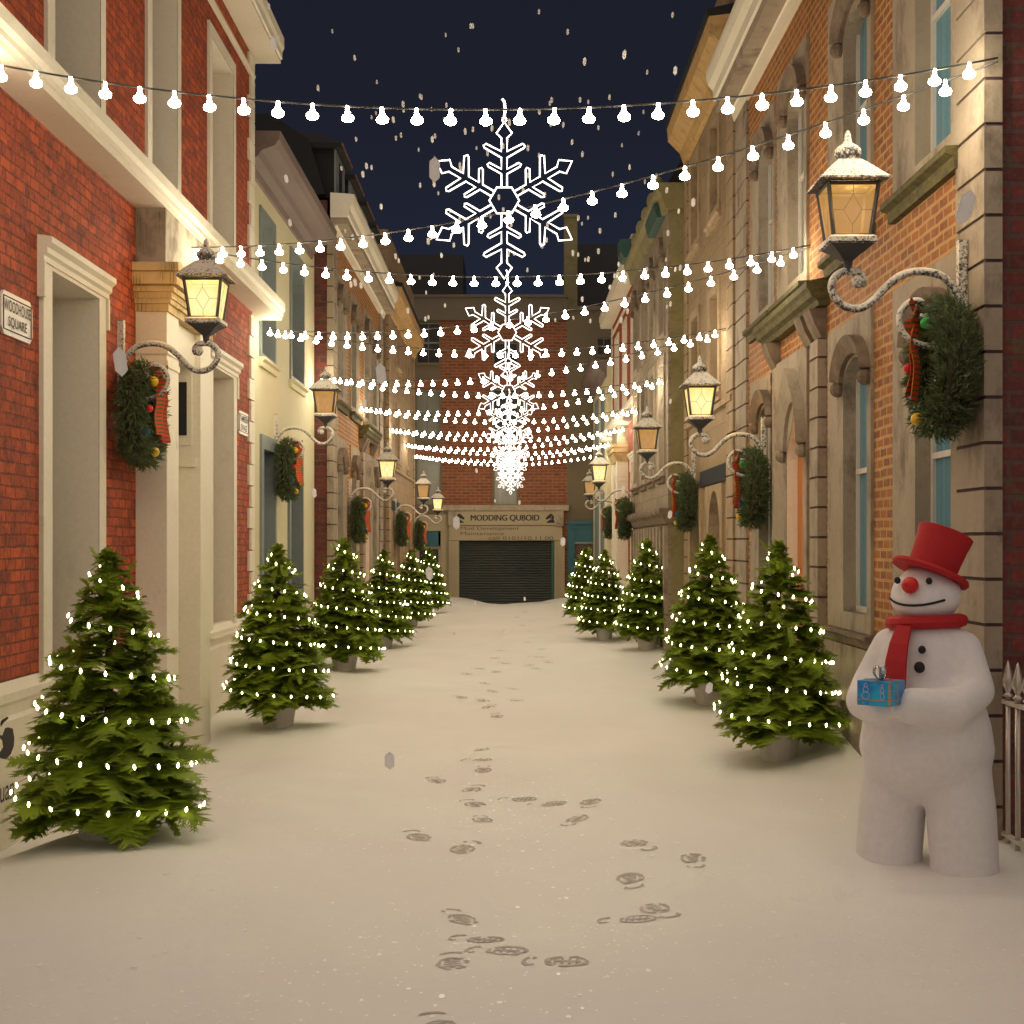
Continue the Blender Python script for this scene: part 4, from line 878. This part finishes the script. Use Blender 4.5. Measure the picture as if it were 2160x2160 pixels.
trees = [  # side, x, Z, rot, label
    (-2.55, 9.0, 0, 'largest fir tree with its pot sunk in snow at lower left'), (-2.50, 15.2, 1, 'fir tree in grey pot beside the cream corner quoins on the left'), (-2.45, 20.8, 2, 'third fir tree from the camera on the left'),
    (-2.55, 28.3, 3, 'fourth fir tree from the camera on the left'), (-2.52, 35.5, 4, 'fifth fir tree on the left, pot half hidden'), (-2.43, 41.7, 5, 'farthest fir tree on the left beside the end shop'),
    (2.38, 12.7, 0.4, 'fir tree standing between the snowman and the second right tree'), (2.28, 16.4, 2.6, 'fir tree on a snow mound, second on the right'), (2.38, 25, 1.9, 'third fir tree from the camera on the right'),
    (2.0, 30.8, 3.3, 'fourth fir tree from the camera on the right'), (1.87, 36.3, 4.5, 'farthest fir tree on the right beside the teal shopfront')]
protoT = [make_tree(3), make_tree(11)]; usedT = [False, False]
# fairy lights
def fm():
    q = MB(); q.lathe([(.003, .004), (.005, -.002), (.0072, -.008), (.0082, -.014), (.006, -.021), (.002, -.028)], 0, 0, 0, 8); o = q.build('bulb', 'fairy'); me = o.data; bpy.data.objects.remove(o); me.polygons.foreach_set('use_smooth', [True] * len(me.polygons)); return me
fairy_me = fm()
def make_fairy():
    t = thing('fairy_lights', (0, 0, 0), 'x', 'fairy lights', 'fairy light strings wound round the fir trees')
    pts = []; th = -.5; z = .30
    while z < 1.80:
        r_ = prof(z) * .95; pts.append(Vector((math.cos(-th) * r_, math.sin(-th) * r_, z))); dth = .10; th += dth; z += .262 * dth / (2 * math.pi)
    q = MB(); q.tube(pts, .0022, 4); q.build('wire', 'black', t, world=False)
    acc = 0
    for a, b_ in zip(pts, pts[1:]):
        acc += (b_ - a).length
        if acc > .128:
            acc = 0; bo = bpy.data.objects.new('bulb', fairy_me); col.objects.link(bo); bo.parent = t; bo.location = b_ + Vector((b_.x, b_.y, 0)).normalized() * .006; bo.rotation_euler = (rnd.uniform(-.3, .3), rnd.uniform(-.3, .3), 0)
    return t
protoF = make_fairy()
for i, (x, Z, ro, lab) in enumerate(trees):
    k = i % 2; o = protoT[k] if not usedT[k] else copy_tree(protoT[k]); usedT[k] = True
    zb = gz(x, Z) - (.13 if i == 0 else .0); o.location = (x, Z, zb); o.scale = (1.03,) * 3; o.rotation_euler = (0, 0, ro); o['label'] = lab
    f = protoF if i == 0 else copy_tree(protoF); f.location = (x, Z, zb); f.scale = (1.03,) * 3; f.rotation_euler = (0, 0, .12 * (i % 3))
    f['label'] = 'warm fairy lights wound round ' + lab.replace('fir tree', 'the fir tree', 1) if not lab.startswith(('largest', 'farthest', 'third', 'fourth', 'fifth')) else 'warm fairy lights wound round the ' + lab
    f['label'] = ' '.join(f['label'].split()[:16])

# ------------------------------------------------------------------ snowman
SX, SY = 2.475, 8.50; yaw = R(-40)
t = thing('snowman', (SX, SY, 0), 'white snowman in red top hat and scarf holding a blue present', 'snowman', rz=yaw)
q = MB()
def blob_chain(pts):
    for (a, ra), (b_, rb) in zip(pts, pts[1:]):
        a = Vector(a); b_ = Vector(b_)
        for i in range(7): f = i / 6; q.ball(a.lerp(b_, f), ra + (rb - ra) * f, seg=16, rings=12)
TB = [(.50, .19, .15), (.56, .31, .25), (.64, .375, .32), (.78, .405, .35), (.92, .385, .335), (1.06, .345, .305), (1.20, .315, .275), (1.34, .29, .24), (1.44, .25, .21), (1.51, .19, .165), (1.56, .12, .11)]
for i in range(45):
    z_ = .50 + 1.06 * i / 44
    for (za_, aa, ba), (zb_, ab, bb2) in zip(TB, TB[1:]):
        if za_ <= z_ <= zb_ + 1e-6: f_ = (z_ - za_) / (zb_ - za_); f_ = f_ * f_ * (3 - 2 * f_) * .4 + f_ * .6; q.ball((0, 0, z_), aa + (ab - aa) * f_, ba + (bb2 - ba) * f_, .05, 28, 8); break
q.ball((0, 0, 1.56), .15, .14, .1)
for sg in (-1, 1):
    blob_chain([((sg * .19, 0, .66), .20), ((sg * .215, 0, .42), .205), ((sg * .235, 0, .14), .20), ((sg * .24, 0, -.06), .205)])
    blob_chain([((sg * .225, .0, 1.38), .115), ((sg * .325, -.06, 1.15), .115), ((sg * .28, -.24, 1.06), .115), ((sg * .09, -.40, 1.07), .11)])
q.ball((0, 0, 1.70), .212, .20, .15, 20, 12); q.ball((0, -.02, 1.66), .205, .20, .12, 20, 12); q.ball((0, .01, 1.78), .16, .16, .10)
body = q.build('body', 'foam', t, world=False, smooth=True)
md = body.modifiers.new('r', 'REMESH'); md.mode = 'VOXEL'; md.voxel_size = .018; md.use_smooth_shade = True
md = body.modifiers.new('s', 'SMOOTH'); md.iterations = 16; md.factor = .6
dg = bpy.context.evaluated_depsgraph_get(); me = bpy.data.meshes.new_from_object(body.evaluated_get(dg)); body.modifiers.clear(); body.data = me
# scarf
q = MB(); q.tube([Vector((math.cos(a) * .205, math.sin(a) * .195, 1.535 + .012 * math.cos(a))) for a in [2 * math.pi * i / 20 for i in range(20)]], .040, 8, closed=True)
tl = [Vector(p) for p in ((-.03, -.225, 1.52), (-.035, -.285, 1.42), (-.035, -.325, 1.32), (-.03, -.355, 1.22), (-.03, -.375, 1.15))]
for w0, w1, a, b_ in zip((.045, .055, .062, .066), (.055, .062, .066, .070), tl, tl[1:]):
    q.add([a + Vector((-w0, 0, 0)), a + Vector((w0, 0, 0)), b_ + Vector((w1, 0, 0)), b_ + Vector((-w1, 0, 0)), a + Vector((-w0, -.022, 0)), a + Vector((w0, -.022, 0)), b_ + Vector((w1, -.022, 0)), b_ + Vector((-w1, -.022, 0))],
          [(4, 5, 6, 7), (0, 3, 7, 4), (1, 2, 6, 5), (3, 2, 6, 7), (0, 1, 5, 4)])
q.build('scarf', 'red_felt', t, world=False)
q = MB(); q.ball((0, -.225, 1.757), .050, seg=16, rings=10); q.build('nose', 'red_nose', t, world=False, smooth=True)
for sg in (-1, 1): q = MB(); q.ball((sg * .098, -.182, 1.783), .021, .012, .021, 10, 8); q.build('eye', 'coal', t, world=False, smooth=True)
q = MB(); mp = []
for i in range(13):
    a = -.17 + .34 * i / 12; zz = 1.638 + .034 * (abs(a) / .17) ** 2.2; kx = a / .20; y = -.2115 * math.sqrt(max(.05, 1 - kx * kx * .9)); mp.append((a, y + .0, zz))
q.tube(mp, .0075, 6); q.build('mouth', 'coal', t, world=False)
for z, y, r_ in ((1.385, -.250, .024), (1.285, -.285, .034)): q = MB(); q.ball((.085, y, z), r_, r_ * .6, r_, 12, 8); q.build('button', 'coal', t, world=False)
# hat, tilted as seen from the street
base = Matrix.Rotation(-yaw, 4, 'Z') @ Matrix.Translation((.025, 0, 1.825)) @ Matrix.Rotation(R(23), 4, 'Y') @ Matrix.Rotation(R(-5), 4, 'X')
q = MB(); q.lathe([(.15, -.012), (.228, -.016), (.236, .0), (.228, .018), (.15, .018)], 0, 0, 0, 44, mat=base); q.build('hat_brim', 'red_felt', t, world=False)
q = MB(); q.lathe([(.146, .0), (.150, .10), (.158, .20), (.166, .262), (.160, .266), (.02, .266)], 0, 0, 0, 44, mat=base); q.build('hat_crown', 'red_felt', t, world=False)
# present held in the hands
gc = Matrix.Translation((SX, SY, 0)) @ Matrix.Rotation(yaw, 4, 'Z') @ Vector((-.03, -.545, 1.085))
gt = thing('gift_box', gc, 'small blue printed present with silver bow held by the snowman', 'present', rz=yaw)
w, d, h = .098, .098, .138
q = MB(); q.box(-w, w, -d, d, 0, h); q.build('box', 'paper', gt, world=False)
q = MB(); e = .003
q.box(-w - e, w + e, -d - e, d + e, h * .22, h * .25); q.box(w - .004, w + e + .001, -d - e - .001, -d + .006, 0, h); q.box(-.007, .007, -d - e, d + e, h, h + .003); q.box(-w, w, -.007, .007, h + .0005, h + .0037); q.box(w, w + e, -.004, .004, 0, h)
q.build('ribbon', 'gold', gt, world=False)
q = MB()
for an in (.3, 1.6, 2.9, 4.4, 5.4):
    pts = [Vector((math.cos(an) * r_, math.sin(an) * r_, h + z)) for r_, z in ((.004, .002), (.03, .012), (.052, .04), (.046, .072), (.024, .082), (.008, .05), (.004, .004))]
    sp = smooth_path(pts, 2); sdv = Vector((-math.sin(an), math.cos(an), 0)) * .009; o_ = len(q.v)
    for p in sp: q.v += [tuple(p - sdv), tuple(p + sdv)]
    q.f += [(o_ + 2 * i, o_ + 2 * i + 1, o_ + 2 * i + 3, o_ + 2 * i + 2) for i in range(len(sp) - 1)]
q.build('bow', 'silver', gt, world=False)
q = MB()
for cx, k in ((-.045, 1), (.055, .55)):
    for cz, r_ in ((.056, .022), (.090, .016), (.114, .010)): q.tube([Vector((cx + math.cos(a) * r_ * k, -d - .002, cz + math.sin(a) * r_)) for a in [i * math.pi / 6 for i in range(12)]], .0022, 4, closed=True)
q.build('printed_outlines', 'lilac', gt, world=False)
q = MB()
for k in range(4):
    a = k * math.pi / 4; v_ = Vector((0, math.cos(a), math.sin(a))) * .036; c_ = Vector((w + .001, -.05, .086)); q.tube([c_ - v_, c_ + v_], .0028, 4)
for cx in (-.06, -.02, .03, .07):
    for k in range(3): a = k * math.pi / 3; v_ = Vector((math.cos(a), 0, math.sin(a))) * .011; c_ = Vector((cx, -d - .001, .014)); q.tube([c_ - v_, c_ + v_], .0012, 4)
q.build('printed_snowflakes', 'aqua', gt, world=False)

# ------------------------------------------------------------------ iron railing
xf = 3.09
t = thing('iron_railing', (xf, 8.9, 0), 'iron railing with spear finials right of the snowman', 'railing')
q = MB(); q.box(xf - .02, xf + .02, 4.2, 9.03, 1.0, 1.022); q.box(xf - .02, xf + .02, 4.2, 9.03, .17, .19); q.build('rails', 'steel_flat', t)
for i in range(26):
    y = 8.86 - .172 * i; q = MB(); q.lathe([(.017, .0), (.017, .998)], xf, y, 0, 10)
    q.lathe([(.017, 1.022), (.017, 1.045), (.030, 1.05), (.032, 1.058), (.018, 1.07), (.014, 1.08), (.034, 1.12), (.037, 1.14), (.028, 1.18), (.012, 1.245), (.002, 1.275)], xf, y, 0, 12); q.build('spear_bar', 'steel', t, smooth=True)

# ------------------------------------------------------------------ boot prints
fps = [(540, 225, 0), (540, 285, 1), (550, 345, 0), (280, 410, .3), (480, 460, -.3), (500, 545, .4), (545, 635, .1), (175, 735, .35), (430, 805, -.35), (790, 515, 1.2), (960, 540, 1.1), (1175, 530, 3.0), (1100, 628, 2.7),
       (1430, 768, 3.6), (1770, 858, 3.1), (1405, 975, 3.2), (1550, 1150, 3.5), (1450, 1212, 1.3), (430, 1215, .4), (370, 1470, .1), (690, 1395, 1.2), (1040, 1458, 1.4), (565, 1332, 1.0), (310, 1850, .3)]
fpx = [(820 + a * .3623, 1500 + b_ * .3623, r_) for a, b_, r_ in fps] + [(x * 1.118, y * 1.118, r_) for x, y, r_ in ((935, 1268, 0), (882, 1272, .3), (930, 1305, .1), (922, 1335, -.2), (975, 1322, .5), (1018, 1240, 1.2), (1035, 1250, .2), (1000, 1255, 2.9), (935, 1242, .2), (870, 1316, .4), (1000, 1190, .3), (1010, 1203, .8), (985, 1180, .2), (996, 1212, .1), (1012, 1262, .2), (945, 1228, .3), (915, 1290, .2), (968, 1300, .4), (938, 1352, .1), (912, 1322, .3), (905, 1262, .6), (1022, 1225, .2), (975, 1165, .1), (990, 1155, .2), (1005, 1172, .4), (955, 1252, .5))]
def ring2(q, cx, cy, rx, ry, th, T, n=18, rg=None, a0=0, a1=6.2832):
    P1 = []; P2 = []
    for i in range(n + 1):
        a = a0 + (a1 - a0) * i / n; j = 1 + rg.uniform(-.13, .10)
        P1.append(T(cx + rx * j * math.cos(a), cy + ry * j * math.sin(a))); k = th * rg.uniform(.7, 1.2); P2.append(T(cx + (rx - k) * math.cos(a), cy + (ry - k) * math.sin(a)))
    for i in range(n):
        if rg.random() > .16: q.add([P1[i], P1[i + 1], P2[i + 1], P2[i]], [(0, 1, 2, 3)])
for i, (px, py, ro) in enumerate(fpx):
    rg = random.Random(100 + i); Z = EYE * F / (py - HY)
    for _ in range(4): Z = (EYE - gz((px - 1080) / F * Z, Z)) * F / (py - HY)
    x = (px - 1080) / F * Z; cr, sr = math.cos(ro), math.sin(ro); sc_ = .92
    def T(a, b_):
        a *= sc_; b_ *= sc_; X_ = x + a * cr - b_ * sr; Y_ = Z + a * sr + b_ * cr; return (X_, Y_, GZ(X_, Y_) + .003)
    q = MB(); ring2(q, 0, 0, .085, .115, .024, T, 18, rg)
    for k in range(4): yb = -.06 + .038 * k; wv = .045 * rg.uniform(.7, 1.1); q.add([T(-wv, yb), T(wv, yb + .006), T(wv, yb + .020), T(-wv, yb + .014)], [(0, 1, 2, 3)])
    q.add([T(-.013, -.07), T(.013, -.07), T(.013, .07), T(-.013, .07)], [(0, 1, 2, 3)])
    ring2(q, 0, .19, .068, .048, .022, T, 9, rg, -.6, 3.8)
    for o_ in range(len(q.v)):
        pass
    ob = q.build('boot_print', 'print'); tag(ob, 'grey brown boot print with heel mark trodden in the snow', 'footprint', 'boot prints down the snowy alley')

# ------------------------------------------------------------------ falling snow
q = MB(); hx = [(.012, -.019), (.012, .019), (0, .033), (-.012, .019), (-.012, -.019), (0, -.033)]; q.prism(hx, -.003, .003); fo = q.build('falling_snowflake', 'flake'); fme = fo.data
big = [(227, 683, 46), (820, 320, 40), (719, 706, 36), (1822, 391, 55), (735, 1435, 36), (1338, 1298, 25), (516, 82, 22), (540, 337, 14), (687, 762, 18), (861, 986, 25), (810, 1082, 26), (1062, 1022, 18), (1308, 382, 15), (1264, 971, 16), (1178, 103, 14),
       (1274, 133, 14), (593, 930, 16), (952, 1192, 12), (547, 420, 13), (670, 533, 13), (1176, 924, 14), (1103, 116, 12), (1071, 60, 9), (892, 49, 9), (888, 49, 9), (669, 109, 9), (600, 166, 10), (711, 155, 7), (627, 59, 7), (841, 66, 7), (865, 94, 8), (1017, 22, 8), (1269, 28, 9), (1221, 136, 8), (1039, 234, 9), (1129, 241, 8),
       (813, 448, 9), (818, 1153, 10), (897, 1138, 8), (990, 1130, 8), (857, 1195, 7), (899, 888, 9), (1265, 757, 9), (934, 945, 6), (507, 12, 10), (526, 72, 9), (1110, 489, 10), (1104, 490, 7), (808, 455, 12), (833, 482, 9), (980, 948, 9)]
rs = random.Random(21)
for _ in range(120): big.append((rs.uniform(640, 1285), rs.uniform(180, 620), rs.uniform(6.5, 11)))
for i, (x, y, hpx) in enumerate(big):
    Z = .049 * 2683 / hpx; o = fo if i == 0 else bpy.data.objects.new('falling_snowflake', fme)
    if i: col.objects.link(o)
    px, py = x * 1.118, y * 1.118; o.location = ((px - 1080) / F * Z, Z, EYE + (HY - py) / F * Z); o.rotation_euler = (.74 + rs.uniform(-.1, .1), rs.uniform(-.08, .08), 0)
    tag(o, 'white elongated snow crystal falling through the night air', 'snowflake', 'falling snow crystals')

# ------------------------------------------------------------------ world, camera, render
w = bpy.data.worlds.new('World'); sc.world = w; w.use_nodes = True; nt = w.node_tree; bg = nt.nodes['Background']
tc = nt.nodes.new('ShaderNodeTexCoord'); sp_ = nt.nodes.new('ShaderNodeSeparateXYZ'); nt.links.new(tc.outputs['Generated'], sp_.inputs[0])
c = ramp(nt, sp_.outputs[2], [(0, (.020, .028, .050)), (.12, (.0165, .0215, .040)), (.30, (.0125, .0140, .024)), (1, (.010, .011, .018))])
nt.links.new(c, bg.inputs[0]); bg.inputs[1].default_value = .9
sd = bpy.data.lights.new('fill_sun', 'SUN'); sd.energy = 1.08; sd.angle = R(110); sd.color = (1, .82, .66)  # added warm fill from above and behind the camera, no visible source
so = bpy.data.objects.new('fill_sun', sd); col.objects.link(so); so.rotation_euler = (R(33), 0, R(-4))
cam = bpy.data.cameras.new('Camera'); cam.lens = 50; cam.sensor_width = 36; cam.shift_y = 67 / 2160; cam.clip_end = 500; cam.clip_start = .05
co = bpy.data.objects.new('Camera', cam); col.objects.link(co); co.location = (0, 0, EYE); co.rotation_euler = (math.pi / 2, 0, 0); sc.camera = co
sc.render.engine = 'CYCLES'; sc.cycles.use_denoising = True
try: sc.cycles.denoiser = 'OPENIMAGEDENOISE'; sc.cycles.denoising_input_passes = 'RGB_ALBEDO_NORMAL'
except Exception: pass
sc.cycles.use_light_tree = True; sc.cycles.max_bounces = 6; sc.cycles.diffuse_bounces = 4; sc.cycles.glossy_bounces = 2; sc.cycles.transparent_max_bounces = 6
sc.cycles.sample_clamp_indirect = 4; sc.cycles.caustics_reflective = False; sc.cycles.caustics_refractive = False
sc.view_settings.view_transform = 'Standard'; sc.view_settings.look = 'None'; sc.view_settings.exposure = .14; sc.view_settings.gamma = 1
for k in ('ledline', 'pane_dim', 'pane_lit', 'core'): M[k].cycles.emission_sampling = 'NONE'
